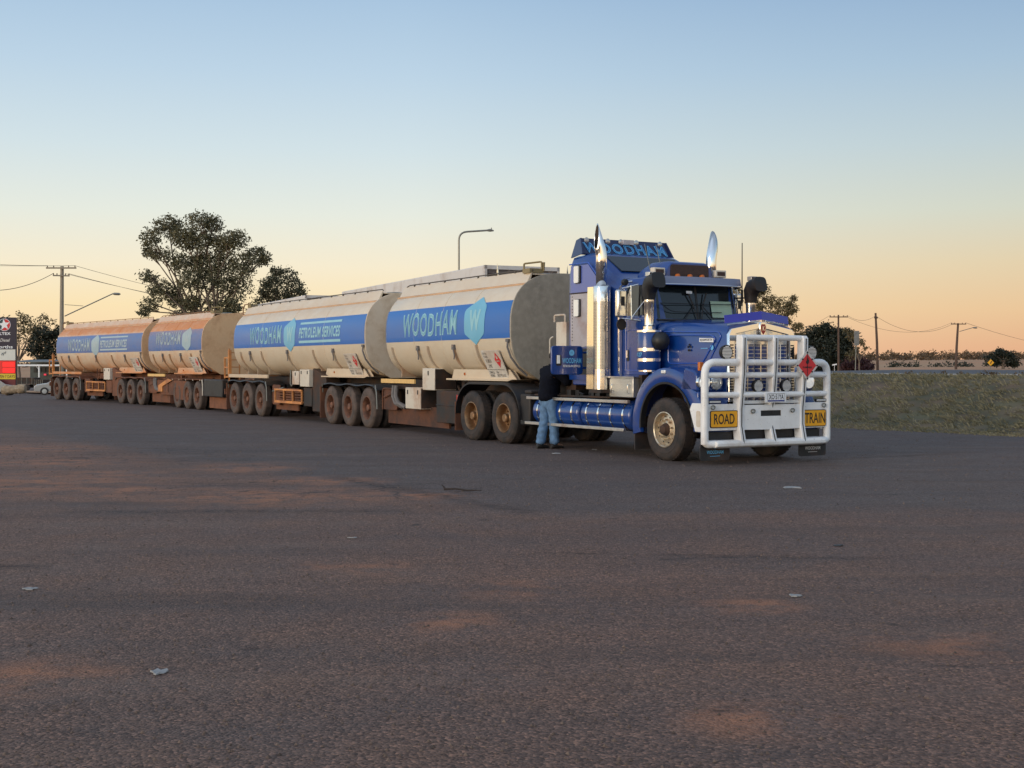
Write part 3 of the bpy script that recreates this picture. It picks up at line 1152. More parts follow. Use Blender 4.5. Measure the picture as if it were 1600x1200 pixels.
    q.box(1.226, 1.238, -.21, .22, .55, .765)
    q.box(1.226, 1.238, -.21, .22, .855, .95)
    q.box(1.226, 1.238, .22, .633, .55, .95)
    q.box(1.16, 1.195, -1.26, -.67, .55, .97)
    q.box(1.16, 1.195, .73, 1.26, .55, .97)
    q.box(1.10, 1.20, -.585, .005, .965, 1.02)
    q.box(1.10, 1.20, .075, .645, .965, 1.02)
    q.build('bumper_sheet', M['white'], T, bevel=.006)
    q = mb()
    q.box(1.224, 1.2275, -.22, .23, .75, .87)
    q.build('winch_recess', M['black'], T)
    q = mb()
    q.box(1.02, 1.09, -.56, .62, .40, .55)
    q.box(1.02, 1.09, -1.2, -.68, .40, .52)
    q.box(1.02, 1.09, .74, 1.2, .40, .52)
    q.build('under_bumper_panel', M['black'], T)
    for s in (-1, 1):
        q = mb()
        q.prism([(.72, .88), (.78, .98), (1.12, .98), (1.12, .52), (.86, .52)], 'y', s * 1.20, s * 1.26)
        e_ = q.build('bumper_end', M['white'], T, bevel=.012)
        q = mb()
        q.prism(rounded2([(.90, .60), (1.0, .60), (1.0, .86), (.90, .86)], .04), 'y', s * 1.261, s * 1.266)
        q.build('end_emblem', M['cream_box'], e_)
        q = mb()
        q.box(1.1, 1.16, s * 1.27 - .012, s * 1.27 + .012, .42, .52)
        q.build('step_bracket', M['alu'], T)
        # recovery shackles and marker slots
        for yy in (s * 1.18, s * .42 + .03):
            q = mb()
            zz = .92 if abs(yy) > 1 else .85
            xx = 1.20 if abs(yy) > 1 else 1.24
            q.tube([(xx + .02, yy + .04 * cos(a), zz + .03 * sin(a)) for a in [2 * pi * k / 10 for k in range(10)]], .010, 6, closed=True)
            q.build('shackle', M['galv'], T)
        q = mb()
        y0, y1 = (s * 1.25, s * 1.02) if s > 0 else (s * 1.25, s * 1.0)
        q.box(1.165, 1.20, min(y0, y1), max(y0, y1), .98, 1.03)
        mk = q.build('marker_lamp', M['black'], T)
        q = mb()
        q.box(1.20, 1.206, min(y0, y1) + .015, max(y0, y1) - .015, .995, 1.02)
        q.build('marker_lens', M['lens'], mk)
        # spot lamps
        for (yy, zz, r, xx) in ((s * .90, 1.795, .12, 1.20), (.035 + s * .30, 1.255, .105, 1.22)):
            q = mb()
            q.lathe([(0, -.10), (.05, -.10), (r * .9, -.05), (r, -.01), (r, .02), (r - .02, .025)], (xx, yy, zz), 'x', 24)
            sp = q.build('spot_lamp', M['black'], T)
            q = mb()
            for k in range(9):
                z = zz - r * .82 + k * r * .19
                wdt = sqrt(max(0, (r * .84) ** 2 - (z - zz + .01) ** 2))
                if wdt > .02:
                    q.box(xx + .012, xx + .026, yy - wdt, yy + wdt, z, z + r * .125)
            q.build('spot_lens', M['lens'], sp)
            q = mb()
            q.box(xx - .06, xx + .0, yy - .02, yy + .02, zz - r - .06, zz - r + .01)
            q.build('lamp_bracket', M['black'], sp)
    # plates
    for (txt, y0, y1, z0, z1, x) in (('ROAD', -1.225, -.67, .595, .868, 1.197), ('TRAIN', .735, 1.235, .57, .85, 1.197)):
        q = mb()
        q.prism(rounded2([(y0, z0), (y1, z0), (y1, z1), (y0, z1)], .03), 'x', x, x + .014)
        pl = q.build('road_train_plate', M['letter_black'], T)
        q = mb()
        q.prism(rounded2([(y0 + .012, z0 + .012), (y1 - .012, z0 + .012), (y1 - .012, z1 - .012), (y0 + .012, z1 - .012)], .025), 'x', x + .0145, x + .017)
        q.build('plate_face', M['yellow_plate'], pl)
        pad = .07 if txt == 'ROAD' else .025
        lettering('lettering', txt, on_x(y0 + pad, y1 - pad, z0 + .055, z1 - .05, x + .019), M['letter_black'], pl, .012)
    q = mb()
    q.box(1.297, 1.307, -.185, .265, .985, 1.15)
    npl = q.build('number_plate', M['plate_white'], T, bevel=.004)
    q = mb()
    q.box(1.3075, 1.309, -.13, .23, 1.0, 1.13)
    q.build('plate_face', M['letter_black'], npl)
    q = mb()
    q.box(1.3095, 1.3105, -.124, .224, 1.024, 1.124)
    q.build('plate_face', M['plate_white'], npl)
    q = mb()
    q.box(1.3095, 1.3105, -.124, .224, 1.003, 1.022)
    q.build('plate_strip', M['plate_blue'], npl)
    lettering('lettering', 'XO·51YA', on_x(-.108, .208, 1.034, 1.116, 1.3115), M['letter_black'], npl, .02)
    # hazard diamond on the third post
    q = mb()
    cy, cz, xx = .685, 1.585, 1.335
    q.prism([(cy - .245, cz), (cy, cz - .245), (cy + .245, cz), (cy, cz + .245)], 'x', xx, xx + .012)
    dm = q.build('hazard_diamond', M['hazard_frame'], T)
    q = mb()
    q.prism([(cy - .195, cz), (cy, cz - .195), (cy + .195, cz), (cy, cz + .195)], 'x', xx + .0125, xx + .015)
    q.build('hazard_face', M['hazard_red'], dm)
    q = mb()
    q.prism([(cy - .005, cz - .23), (cy + .005, cz - .23), (cy + .005, cz + .23), (cy - .005, cz + .23)], 'x', xx + .0155, xx + .018)
    flame(q, cy, cz + .06, .085, xx + .018)
    for k in range(4):
        a = k * pi / 2
        q.box(xx + .012, xx + .022, cy + .215 * cos(a) - .012, cy + .215 * cos(a) + .012, cz + .215 * sin(a) - .012, cz + .215 * sin(a) + .012)
        q.box(xx + .012, xx + .022, cy + .145 * cos(a + pi / 4) - .012, cy + .145 * cos(a + pi / 4) + .012, cz + .145 * sin(a + pi / 4) - .012, cz + .145 * sin(a + pi / 4) + .012)
    q.build('hazard_symbol', M['letter_black'], dm)
    lettering('lettering', 'FLAMMABLE', on_x(cy - .10, cy + .10, cz - .045, cz - .015, xx + .017), M['letter_black'], dm, .02)

    # ---- cab
    cb = mb()

    def cab_ring(x, w, wt, zb, zt, r=.10):
        pts = [(-w, zb), (-w, 2.3), (-wt, zt - r), (-wt + r * .35, zt - r * .3), (-wt + r, zt), (wt - r, zt), (wt - r * .35, zt - r * .3), (wt, zt - r), (w, 2.3), (w, zb)]
        return [(x, a, b) for a, b in pts]
    cb.loft([cab_ring(-1.56, 1.02, .99, 1.30, 3.13), cab_ring(-.98, 1.0, .97, 1.30, 3.12), cab_ring(-.80, .96, .90, 1.30, 3.04), cab_ring(-.66, .93, .87, 1.30, 2.40)])
    cab = cb.build('cab', M['blue'], T, bevel=.015)
    # windscreen, slightly raked, two panes
    ws = [(-.665, 2.395), (-.79, 2.985)]
    nx = .02
    for s in (-1, 1):
        q = mb()
        y0, y1 = s * .025, s * .865
        yt = s * .845
        q.loft([[(ws[0][0] + nx - .03 * 1, y1, ws[0][1]), (ws[1][0] + nx - .03, yt, ws[1][1]), (ws[1][0] + nx, y0, ws[1][1]), (ws[0][0] + nx, y0, ws[0][1])],
                [(ws[0][0] + nx - .02, y1, ws[0][1]), (ws[1][0] + nx - .02, yt, ws[1][1]), (ws[1][0] + nx + .01, y0, ws[1][1]), (ws[0][0] + nx + .01, y0, ws[0][1])]])
        q.build('windscreen_pane', M['glass'], T)
    q = mb()
    q.prism([(-.625, 2.37), (-.755, 3.0), (-.80, 3.0), (-.68, 2.37)], 'y', -.022, .022)
    q.build('windscreen_pillar', M['black'], T)
    q = mb()
    q.box(-.70, -.615, -.88, .88, 2.362, 2.385)
    q.build('windscreen_seal', M['black'], T)
    for yy in (-.12, .12):
        q = mb()
        q.tube([(-.61, yy * .4, 2.40), (-.665, yy * 1.0, 2.70)], .010, 6)
        q.tube([(-.655, yy * .7, 2.58), (-.685, yy * 1.7, 2.86)], .013, 6)
        q.tube([(-.61, yy * 2.6, 2.40), (-.65, yy * .8, 2.62)], .009, 6)
        q.build('wiper', M['black'], T)
    q = mb()
    q.tube(rounded([(-.63, -.84, 2.66), (-.645, -.4, 2.66), (-.64, .1, 2.66), (-.65, .84, 2.67)], .1), .007, 6)
    q.tube(rounded([(-.63, -.84, 2.66), (-.62, -.62, 2.52), (-.62, -.3, 2.51), (-.62, .5, 2.52)], .1), .007, 6)
    q.build('screen_wire', M['black'], T)
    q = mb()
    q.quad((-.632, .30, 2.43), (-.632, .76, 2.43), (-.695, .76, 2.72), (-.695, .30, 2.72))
    q.build('see_through_light_patch', M['green_see_through'], T)  # pale patch painted on the screen for light seen through the cab
    q = mb()
    q.quad((-.668, -.25, 2.84), (-.668, -.12, 2.84), (-.676, -.12, 2.885), (-.676, -.25, 2.885))
    q.build('screen_sticker', M['plate_white'], T)
    # sun visor
    q = mb()
    q.loft([[(-.80, s_ * 0 + y, 3.10) for y in (-.97, -.90, 0, .90, .97)] + [(-.80, y, 3.085) for y in (.97, .90, 0, -.90, -.97)],
            [(x, y, 2.99) for x, y in ((-.66, -.98), (-.56, -.90), (-.48, 0), (-.56, .90), (-.66, .98))] + [(x, y, 2.975) for x, y in ((-.66, .98), (-.57, .90), (-.49, 0), (-.57, -.90), (-.66, -.98))]]) if False else None
    rows = []
    for y, x in ((-1.0, -.72), (-.93, -.60), (-.5, -.53), (0, -.50), (.5, -.53), (.93, -.60), (1.0, -.72)):
        rows.append([(-.86, y, 3.15), (x - .03, y, 3.125), (x, y, 2.985), (x - .012, y, 2.982), (x - .045, y, 3.11), (-.86, y, 3.13)])
    q.loft(rows)
    vis = q.build('sun_visor', pm('grey_blue_visor', (.20, .22, .32), .35, .2, .05, 3, coat=.3), T)
    q = mb()
    q.tube([(x + .004, y, 2.984) for y, x in ((-.98, -.69), (-.93, -.60), (-.5, -.53), (0, -.50), (.5, -.53), (.93, -.60), (.98, -.69))], .014, 6)
    q.build('visor_edge', M['chrome_clean'], vis)
    # doors and side windows
    for s in (-1, 1):
        q = mb()
        q.prism(rounded2([(-1.44, 1.42), (-.72, 1.42), (-.70, 2.30), (-.76, 2.42), (-1.44, 2.42)], .05), 'y', s * 1.015, s * 1.035)
        dr = q.build('door', M['blue'], T, bevel=.012)
        q = mb()
        q.tube(rounded([(-1.36, s * 1.038, 1.50), (-.78, s * 1.038, 1.50), (-.78, s * 1.038, 2.2), (-1.36, s * 1.038, 2.2)], .05, 4, closed=True), .008, 6, closed=True)
        q.build('door_swage', M['blue_light'], dr)
        q = mb()
        q.prism(rounded2([(-1.345, 1.66), (-1.27, 1.66), (-1.27, 1.86), (-1.345, 1.86)], .03), 'y', s * 1.036, s * 1.045)
        hd_ = q.build('door_handle', M['black'], dr)
        q = mb()
        q.box(-1.325, -1.285, s * 1.052 - .012, s * 1.052 + .012, 1.72, 1.85)
        q.build('door_handle', M['chrome_clean'], dr)
        q = mb()
        q.add([(-1.40, s * 1.016, 2.46), (-.86, s * 1.006, 2.46), (-.96, s * .985, 2.98), (-1.40, s * .998, 2.98), (-1.40, s * 1.006, 2.46), (-.86, s * .996, 2.46), (-.96, s * .975, 2.98), (-1.40, s * .988, 2.98)],
              [(0, 1, 2, 3), (7, 6, 5, 4), (0, 4, 5, 1), (1, 5, 6, 2), (2, 6, 7, 3), (3, 7, 4, 0)])
        q.build('side_window', M['glass'], T)
        q = mb()
        q.tube([(-.86, s * 1.02, 2.46), (-.98, s * 1.0, 2.98)], .016, 6)
        q.tube([(-1.02, s * 1.02, 2.44), (-1.02, s * .995, 2.98)], .011, 6)
        q.build('window_channel', M['black'], T)
        # grab rail
        q = mb()
        q.tube(rounded([(-1.50, s * 1.04, 1.42), (-1.50, s * 1.10, 1.46), (-1.50, s * 1.10, 2.94), (-1.30, s * 1.10, 3.05), (-1.15, s * 1.05, 3.05)], .10, 5), .017, 8)
        q.build('grab_rail', M['chrome_clean'], T)
        # mirrors
        q = mb()
        q.box(-1.20, -1.09, s * 1.30 - .10, s * 1.30 + .10, 2.42, 2.90)
        mi = q.build('mirror', M['chrome'], T, bevel=.03)
        q = mb()
        q.box(-1.207, -1.2025, s * 1.30 - .075, s * 1.30 + .075, 2.45, 2.86)
        q.build('mirror_glass', M['chrome_clean'], mi)
        q = mb()
        q.box(-1.086, -1.08, s * 1.30 - .035, s * 1.30 + .035, 2.62, 2.78)
        q.build('mirror_badge', M['black'], mi)
        q = mb()
        q.tube([(-1.12, s * 1.30, 2.92), (-.98, s * 1.05, 2.99)], .013, 6)
        q.tube([(-1.12, s * 1.30, 2.40), (-.92, s * 1.04, 2.36)], .013, 6)
        q.tube([(-1.02, s * 1.18, 2.97), (-1.0, s * 1.18, 2.38)], .013, 6)
        q.tube([(-.98, s * 1.18, 2.42), (-.84, s * 1.02, 2.70)], .010, 6)
        q.build('mirror_arm', M['chrome'], T)
        q = mb()
        q.lathe([(0, -.05), (.07, -.045), (.10, -.01), (.10, .01), (0, .014)], (-1.22, s * 1.24, 2.30), 'x', 18)
        q.build('spotter_mirror', M['black'], T)
        q = mb()
        q.lathe([(0, -.045), (.05, -.04), (.062, 0), (.05, .05), (0, .06)], (-1.12, s * 1.24, 3.03), 'x', 14)
        q.build('lamp_on_mirror', M['black'], T)
        # air cleaner with intake stack
        cx, cy = -.57, s * 1.12
        q = mb()
        q.lathe([(0, 1.50), (.18, 1.50), (.20, 1.53), (.20, 2.13), (.19, 2.15)], (cx, cy, 0), 'z', 28)
        can = q.build('air_cleaner', M['blue'], T)
        q = mb()
        q.lathe([(.18, 2.15), (.215, 2.15), (.215, 2.185), (.10, 2.20)], (cx, cy, 0), 'z', 28)
        q.lathe([(.14, 1.475), (.185, 1.48), (.185, 1.505)], (cx, cy, 0), 'z', 28)
        q.build('canister_cap', M['chrome_clean'], can)
        for z in (1.68, 1.855):
            q = mb()
            q.lathe([(.201, z - .028), (.207, z - .026), (.207, z + .026), (.201, z + .028)], (cx, cy, 0), 'z', 28)
            q.build('canister_band', M['chrome_clean'], can)
        if s < 0:
            q = mb()
            lettering('lettering', 'W127', lambda u, v: (cx + .204 * sin((u - .62) * 1.1 - .1), cy - .204 * cos((u - .62) * 1.1 - .1), 1.735 + .07 * v), M['print_blue_edge'], can, .02)
            q = mb()
            q.lathe([(0, .0), (.13, .01), (.155, .06), (.15, .14), (.11, .20), (.05, .23), (0, .235)], (cx + .17, cy + .05, 2.0), 'x', 20)
            q.build('intake_elbow', M['black'], T)
        q = mb()
        q.lathe([(.105, 2.19), (.105, 2.25), (.082, 2.27), (.08, 2.30), (.085, 2.62), (.088, 2.63), (.088, 2.70), (.08, 2.71)], (cx, cy, 0), 'z', 24)
        q.build('intake_pipe', M['chrome'], T)
        q = mb()

        def sq(cx_, cz_, ang, wx, wy):
            out = []
            for k in range(16):
                a = 2 * pi * k / 16
                u = wx * (abs(cos(a)) ** .55) * (1 if cos(a) >= 0 else -1)
                v = wy * (abs(sin(a)) ** .55) * (1 if sin(a) >= 0 else -1)
                out.append((cx_ + u * cos(ang), cy + v, cz_ + u * -sin(ang)))
            return out
        q.loft([sq(cx, 2.70, 0, .085, .085), sq(cx, 2.80, 0, .10, .10), sq(cx + .01, 2.90, .35, .12, .115), sq(cx + .07, 2.98, .9, .135, .125), sq(cx + .17, 3.02, 1.35, .12, .13), sq(cx + .27, 3.03, 1.35, .135, .14)])
        ic = q.build('rain_cap', M['black'], T, ang=50)
        q = mb()
        q.box(cx - .02, cx + .10, cy - .07, cy + .07, 3.10, 3.175)
        cl = q.build('clearance_lamp', M['alu'], T, bevel=.008)
        q = mb()
        q.box(cx + .10, cx + .106, cy - .055, cy + .055, 3.115, 3.16)
        q.build('lamp_lens', M['brown_mesh'], cl)
        # tall whip aerial
        if s > 0:
            q = mb()
            q.tube([(-.83, 1.14, 2.66), (-.83, 1.14, 3.80)], [.012, .008], 6)
            q.tube([(-.83, 1.14, 2.72), (-.83, 1.14, 2.95)], .022, 8)
            q.tube([(-.95, 1.0, 2.80), (-.60, 1.16, 2.80)], .015, 6)
            q.tube([(-.80, 1.0, 2.78), (-.75, 1.1, 2.45)], .010, 6)
            q.build('aerial', M['black'], T)
    for yy in (-.55, -.30):
        q = mb()
        q.tube([(-1.25, yy, 3.10), (-1.45, yy - .03, 3.75)], [.010, .006], 6)
        q.build('aerial', M['galv'], T)
    # ---- roof cooler and roof lamps
    q = mb()
    rings = []
    for x, w, zb, zt in ((-1.75, .50, 3.1, 3.32), (-1.45, .50, 3.1, 3.42), (-1.0, .48, 3.1, 3.42), (-.90, .47, 3.11, 3.39)):
        pts = [(-w - .06, zb), (-w, zt - .08), (-w + .09, zt), (w - .09, zt), (w, zt - .08), (w + .06, zb)]
        rings.append([(x, a, b) for a, b in pts])
    q.loft(rings)
    rc = q.build('roof_cooler', M['blue'], T, bevel=.012)
    q = mb()
    q.prism(rounded2([(-.43, 3.14), (.43, 3.14), (.42, 3.36), (-.42, 3.36)], .05), 'x', -.905, -.895)
    q.build('cooler_grille', M['brown_mesh'], rc)
    for k in range(3):
        q = mb()
        q.lathe([(.045, -.03), (.045, .01), (.03, .02), (0, .022)], (-.84, -.30 + k * .27, 3.15), 'x', 14)
        q.build('marker_light', M['amber'], T)
    for s in (-1, 1):
        q = mb()
        q.box(-.98, -.86, s * .68 - .12, s * .68 + .12, 3.16, 3.29)
        wl = q.build('work_lamp', M['cream_box'], T, bevel=.012)
        q = mb()
        q.box(-.86, -.852, s * .68 - .085, s * .68 + .085, 3.19, 3.26)
        q.build('lamp_lens', M['brown_mesh'], wl)
        q = mb()
        q.box(-.96, -.90, s * .68 - .03, s * .68 + .03, 3.11, 3.16)
        q.build('lamp_bracket', M['black'], wl)

    # ---- sleeper
    q = mb()
    w = 1.10

    def sl_ring(x, zt, w_, wt, r=.14):
        half = [(-w_, 1.32), (-w_, 2.95), (-w_ + .01, min(3.3, zt - .2)), (-wt, zt - r), (-wt + r * .3, zt - r * .3), (-wt + r, zt), (-.3, zt + .01)]
        return [(x, a, b) for a, b in half] + [(x, -a, b) for a, b in half[::-1]]
    q.loft([sl_ring(-3.15, 3.60, 1.08, 1.02), sl_ring(-3.10, 3.64, w, 1.05), sl_ring(-2.62, 3.66, w, 1.05), sl_ring(-2.42, 3.60, w, 1.0), sl_ring(-2.15, 3.42, w, .97), sl_ring(-1.90, 3.25, 1.09, .95), sl_ring(-1.70, 3.16, 1.06, .93), sl_ring(-1.53, 3.13, 1.02, .92)])
    q.build('sleeper', M['blue'], T, ang=28)
    for s in (-1, 1):
        q = mb()
        q.prism([(-3.06, 1.98), (-2.95, 1.90), (-2.40, 1.95), (-2.30, 2.16), (-2.36, 2.30), (-2.12, 2.44), (-2.10, 2.91), (-3.06, 2.91)], 'y', s * 1.101, s * 1.109)
        sp_ = q.build('side_panel', M['side_silver'], T)
        q = mb()
        for k in range(15):
            for x in (-3.0, -2.16):
                q.lathe([(0, .008), (.010, .006), (.012, 0)], (x, s * 1.109, 2.05 + k * .058), 'y', 6) if s > 0 else q.lathe([(0, -.008), (.010, -.006), (.012, 0)], (x, s * 1.109, 2.05 + k * .058), 'y', 6)
        q.build('rivet', M['black_steel'], sp_)
        q = mb()
        q.prism([(-3.06, 2.94), (-2.10, 2.94), (-2.05, 3.05), (-2.48, 3.44), (-3.06, 3.44)], 'y', s * 1.098, s * 1.104)
        q.build('upper_side_panel', pm('lavender_blue_panel', (.085, .125, .40), .3, 0, .06, 2.5, coat=.4) if s < 0 else bpy.data.materials['lavender_blue_panel'], T)
        q = mb()
        q.tube([(-3.1, s * 1.11, 3.47), (-2.46, s * 1.11, 3.47), (-2.0, s * 1.105, 3.06)], .013, 6)
        q.build('roof_swage', M['blue_light'], T)
        q = mb()
        q.box(-3.1, -2.1, s * 1.106 - .006, s * 1.106 + .006, 2.915, 2.935)
        q.build('panel_joint', M['black_steel'], T)
        for zc in (3.27, 2.65):
            q = mb()
            q.prism(rounded2([(-2.90, zc - .165), (-2.71, zc - .165), (-2.71, zc + .165), (-2.90, zc + .165)], .03), 'y', s * 1.10, s * 1.128)
            v_ = q.build('sleeper_vent', M['black'], T)
            q = mb()
            q.prism(rounded2([(-2.895, zc - .155), (-2.745, zc - .155), (-2.745, zc + .155), (-2.895, zc + .155)], .03), 'y', s * 1.128, s * 1.15)
            q.build('vent_cover', pm('vent_cover_white', (.86, .85, .80), .4, 0, .04, 8) if 'vent_cover_white' not in bpy.data.materials else bpy.data.materials['vent_cover_white'], v_)
        # luggage locker opening with shut door on the far side, open one on this side
        if s < 0:
            q = mb()
            q.box(-3.05, -2.42, -1.112, -1.104, 1.42, 1.90)
            q.build('locker_opening', M['black'], T)
        else:
            q = mb()
            q.box(-3.05, -2.42, 1.10, 1.118, 1.42, 1.90)
            q.build('locker_door', M['blue'], T)
    # name board visor on the roof
    q = mb()
    bl = [(-2.80, -1.05, 3.665), (-2.80, 1.05, 3.665), (-2.93, .99, 3.965), (-2.93, -.99, 3.965)]
    q.loft([[Vector(p) for p in bl], [Vector(p) + Vector((-.03, 0, -.02)) for p in bl]])
    for s in (-1, 1):
        q.add([(-2.74, s * 1.06, 3.66), (-2.90, s * .995, 3.965), (-3.04, s * 1.0, 3.93), (-3.13, s * 1.06, 3.60),
               (-2.74, s * 1.03, 3.66), (-2.90, s * .965, 3.965), (-3.04, s * .97, 3.93), (-3.13, s * 1.03, 3.60)],
              [(0, 1, 2, 3), (7, 6, 5, 4), (0, 4, 5, 1), (1, 5, 6, 2), (2, 6, 7, 3), (3, 7, 4, 0)])
    nb = q.build('name_board', pm('deep_navy_paint', (.008, .016, .075), .3, 0, .08, 3, coat=.5), T, ang=30)

    def on_board(y0, y1, a0, a1, off):
        def f(u, v):
            a = a0 + (a1 - a0) * v
            k = 1.05 - .06 * a
            return (-2.80 - .13 * a + off * .92, (y0 + (y1 - y0) * u) * k, 3.67 + .295 * a + off * .40)
        return f
    lettering('lettering', 'WOODHAM', on_board(-.96, .92, .06, .72, .008), M['print_blue_edge'], nb, .03, -.2, 1.2)
    lettering('lettering', 'WOODHAM', on_board(-.96, .92, .06, .72, .012), M['print_blue_fill'], nb, -.012, -.2, 1.2, ref=.03)
    for yy in (-.86, -.38, -.08, .28, .84):
        q = mb()
        p = on_board(-1, 1, 0, 1, .012)
        x, y, z = p((yy + 1) / 2, .86)
        q.lathe([(.055, 0), (.03, .012), (0, .014)], (x, y, z), 'x', 12)
        q.build('board_lamp', M['alu'], nb)
    q = mb()
    q.box(-2.91, -2.84, -.06, .18, 3.88, 3.97)
    q.build('board_badge', M['side_silver'], nb)
    # dark skylight on the slope of the raised roof
    q = mb()
    q.loft([[(-2.395, -.78, 3.585), (-2.395, .78, 3.585), (-1.93, .74, 3.285), (-1.93, -.74, 3.285)], [(-2.38, -.78, 3.60), (-2.38, .78, 3.60), (-1.915, .74, 3.30), (-1.915, -.74, 3.30)]])
    q.build('roof_skylight', M['glass'], T)
    # sleeper skirt and cab skirt
    for s in (-1, 1):
        q = mb()
        q.box(-3.05, -1.56, s * 1.04 - .03, s * 1.04 + .03, 1.22, 1.40)
        q.build('sleeper_skirt', M['blue'], T, bevel=.02)
        q = mb()
        q.box(-1.50, -.80, s * 1.0 - .03, s * 1.0 + .03, 1.25, 1.40)
        q.build('cab_skirt', M['blue'], T, bevel=.02)
    # open locker door swung out on its front edge
    D = holder('open_locker_door', T, (-2.46, -1.13, 1.42), radians(-92))
    q = mb()
    q.prism(rounded2([(.12, .0), (.78, .0), (.78, .52), (.12, .52)], .07), 'y', 0, .045)
    q.box(-.02, .16, .01, .03, .10, .14)
    q.box(-.02, .16, .01, .03, .38, .42)
    q.build('door_panel', M['blue'], D, bevel=.012)
    q = mb()
    q.tube(rounded([(.17, -.004, .05), (.73, -.004, .05), (.73, -.004, .47), (.17, -.004, .47)], .06, 4, closed=True), .006, 6, closed=True)
    q.build('door_swage', M['blue_light'], D)
    for k in (0,):
        q = mb()
        q.prism(rounded2([(.58, .16), (.69, .16), (.69, .36), (.58, .36)], .03), 'y', .046, .052)
        q.build('latch_recess', M['black'], D)
        q = mb()
        q.box(.62, .675, .052, .072, .20, .35)
        q.build('latch', M['plate_white'], D)
    # (the printed face is the outer face: +y of the swung door looks forward)
    fn = lambda u0, u1, v0, v1: (lambda u, v: (u1 + (u0 - u1) * u, .0475, v0 + (v1 - v0) * v))
    lettering('lettering', 'WOODHAM', fn(.16, .56, .205, .30), M['print_blue_edge'], D, .02)
    lettering('lettering', 'PETROLEUM SERVICES', fn(.18, .54, .135, .175), M['plate_white'], D, .01)
    q = mb()
    q.lathe([(0, .0), (.055, .0)], (.36, .0475, .395), 'y', 16)
    q.build('door_emblem', M['print_blue_edge'], D)
    lettering('lettering', 'W', fn(.33, .39, .365, .425), M['blue'], D, .01)

    # ---- exhaust stacks
    for s in (-1, 1):
        cx, cy = -1.84, s * 1.24
        q = mb()
        pts, rad = [], .094
        rings = []
        seg = 24
        dirn = Vector((-.10, s * .30, .95)).normalized()

        def ring(c, d, slash=0.0):
            d = Vector(d).normalized()
            a = Vector((1, 0, 0))
            a = (a - d * a.dot(d)).normalized()
            b = d.cross(a)
            out = []
            o_ = Vector((-.18, s * 1.0, -.1)).normalized()
            for k in range(seg):
                t = 2 * pi * k / seg
                off = a * cos(t) + b * sin(t)
                e_ = slash * (.5 - .5 * off.dot(o_)) if slash else 0
                out.append(Vector(c) + off * rad + d * e_)
            return out
        rings.append(ring((cx, cy, 2.9), (0, 0, 1)))
        rings.append(ring((cx, cy, 3.50), (0, 0, 1)))
        for k in range(1, 6):
            t = k / 5
            d = Vector((0, 0, 1)).lerp(dirn, t).normalized()
            rings.append(ring(Vector((cx, cy, 3.50)) + Vector((0, 0, .16 * t)) + dirn * (.10 * t * t) - Vector((0, 0, .06 * t * t)), d))
        base = Vector((cx, cy, 3.50)) + Vector((0, 0, .10)) + dirn * .10
        rings.append(ring(base - dirn * .04, dirn, .46))
        q.loft(rings, False, False)
        bore = []
        for r in rings[-4:]:
            cc = sum(r, Vector()) / len(r)
            bore.append([cc.lerp(p, .93) - dirn * .006 for p in r])
        qb = mb()
        qb.loft(bore, False, False)
        st = q.build('exhaust_stack', M['chrome_clean'], T, ang=60)
        qb.build('stack_bore', M['black_steel'], st, ang=60)
        md = st.modifiers.new('wall', 'SOLIDIFY')
        md.thickness = .006
        md.offset = -1
        # heat guard
        q = mb()
        q.lathe([(.155, 1.18), (.155, 2.72)], (cx + .02, cy + s * .0, 0), 'z', 20)
        hg = q.build('heat_guard', M['perf'], T)
        q = mb()
        q.lathe([(.158, 2.72), (.158, 2.98), (.15, 3.0), (.09, 3.0)], (cx + .02, cy, 0), 'z', 20)
        q.build('guard_collar', M['chrome'], T)
        q = mb()
        q.lathe([(.158, 1.16), (.158, 1.52)], (cx + .02, cy, 0), 'z', 20)
        q.build('guard_collar', M['chrome'], T)
        q = mb()
        q.loft([[(cx - .10, cy - s * .02, 1.16), (cx - .42, cy + s * .03, 1.16), (cx - .42, cy + s * .045, 1.16), (cx - .10, cy - s * .0, 1.16)],
                [(cx - .10, cy - s * .02, 3.0), (cx - .38, cy + s * .03, 3.0), (cx - .38, cy + s * .045, 3.0), (cx - .10, cy, 3.0)]])
        q.build('guard_plate', M['sky_tint_steel'], T)
        q = mb()
        q.box(cx - .16, cx + .22, cy - .16, cy + .16, 1.10, 1.16)
        q.build('stack_base', M['black_steel'], T)
        q = mb()
        q.box(cx - .05, cx + .10, s * 1.02 - .03, s * 1.08 + .03, 2.6, 2.7)
        q.build('stack_bracket', M['black_steel'], T)

    # ---- fuel tanks, steps, boxes
    for s in (-1, 1):
        yc, zc, r = s * .93, .70, .275
        for x0, x1 in ((-4.33, -2.68), (-2.62, -1.02)):
            q = mb()
            q.lathe([(0, x0), (r * .8, x0 + .012), (r * .97, x0 + .04), (r, x0 + .08), (r, x1 - .08), (r * .97, x1 - .04), (r * .8, x1 - .012), (0, x1)], (0, yc, zc), 'x', 32)
            ft = q.build('fuel_tank', M['blue'], T, ang=50)
            n_ = 4
            for k in range(n_):
                x = x0 + .22 + (x1 - x0 - .44) * k / (n_ - 1)
                q = mb()
                q.lathe([(r + .002, x - .02), (r + .008, x - .018), (r + .008, x + .018), (r + .002, x + .02)], (0, yc, zc), 'x', 32)
                q.build('tank_strap', M['chrome_clean'], ft)
        for z, x0, x1 in ((.955, -4.42, -1.0), (.465, -4.48, -1.12)):
            q = mb()
            q.box(x0, x1, s * 1.235 - .035, s * 1.235 + .03, z - .028, z + .028)
            q.build('step_rail', M['alu'], T, bevel=.006)
            q = mb()
            for x in (-4.1, -3.0, -2.35, -1.3):
                q.box(x - .012, x + .012, s * 1.0, s * 1.21, z - .015, z + .015)
            q.build('rail_bracket', M['black_steel'], T)
        q = mb()
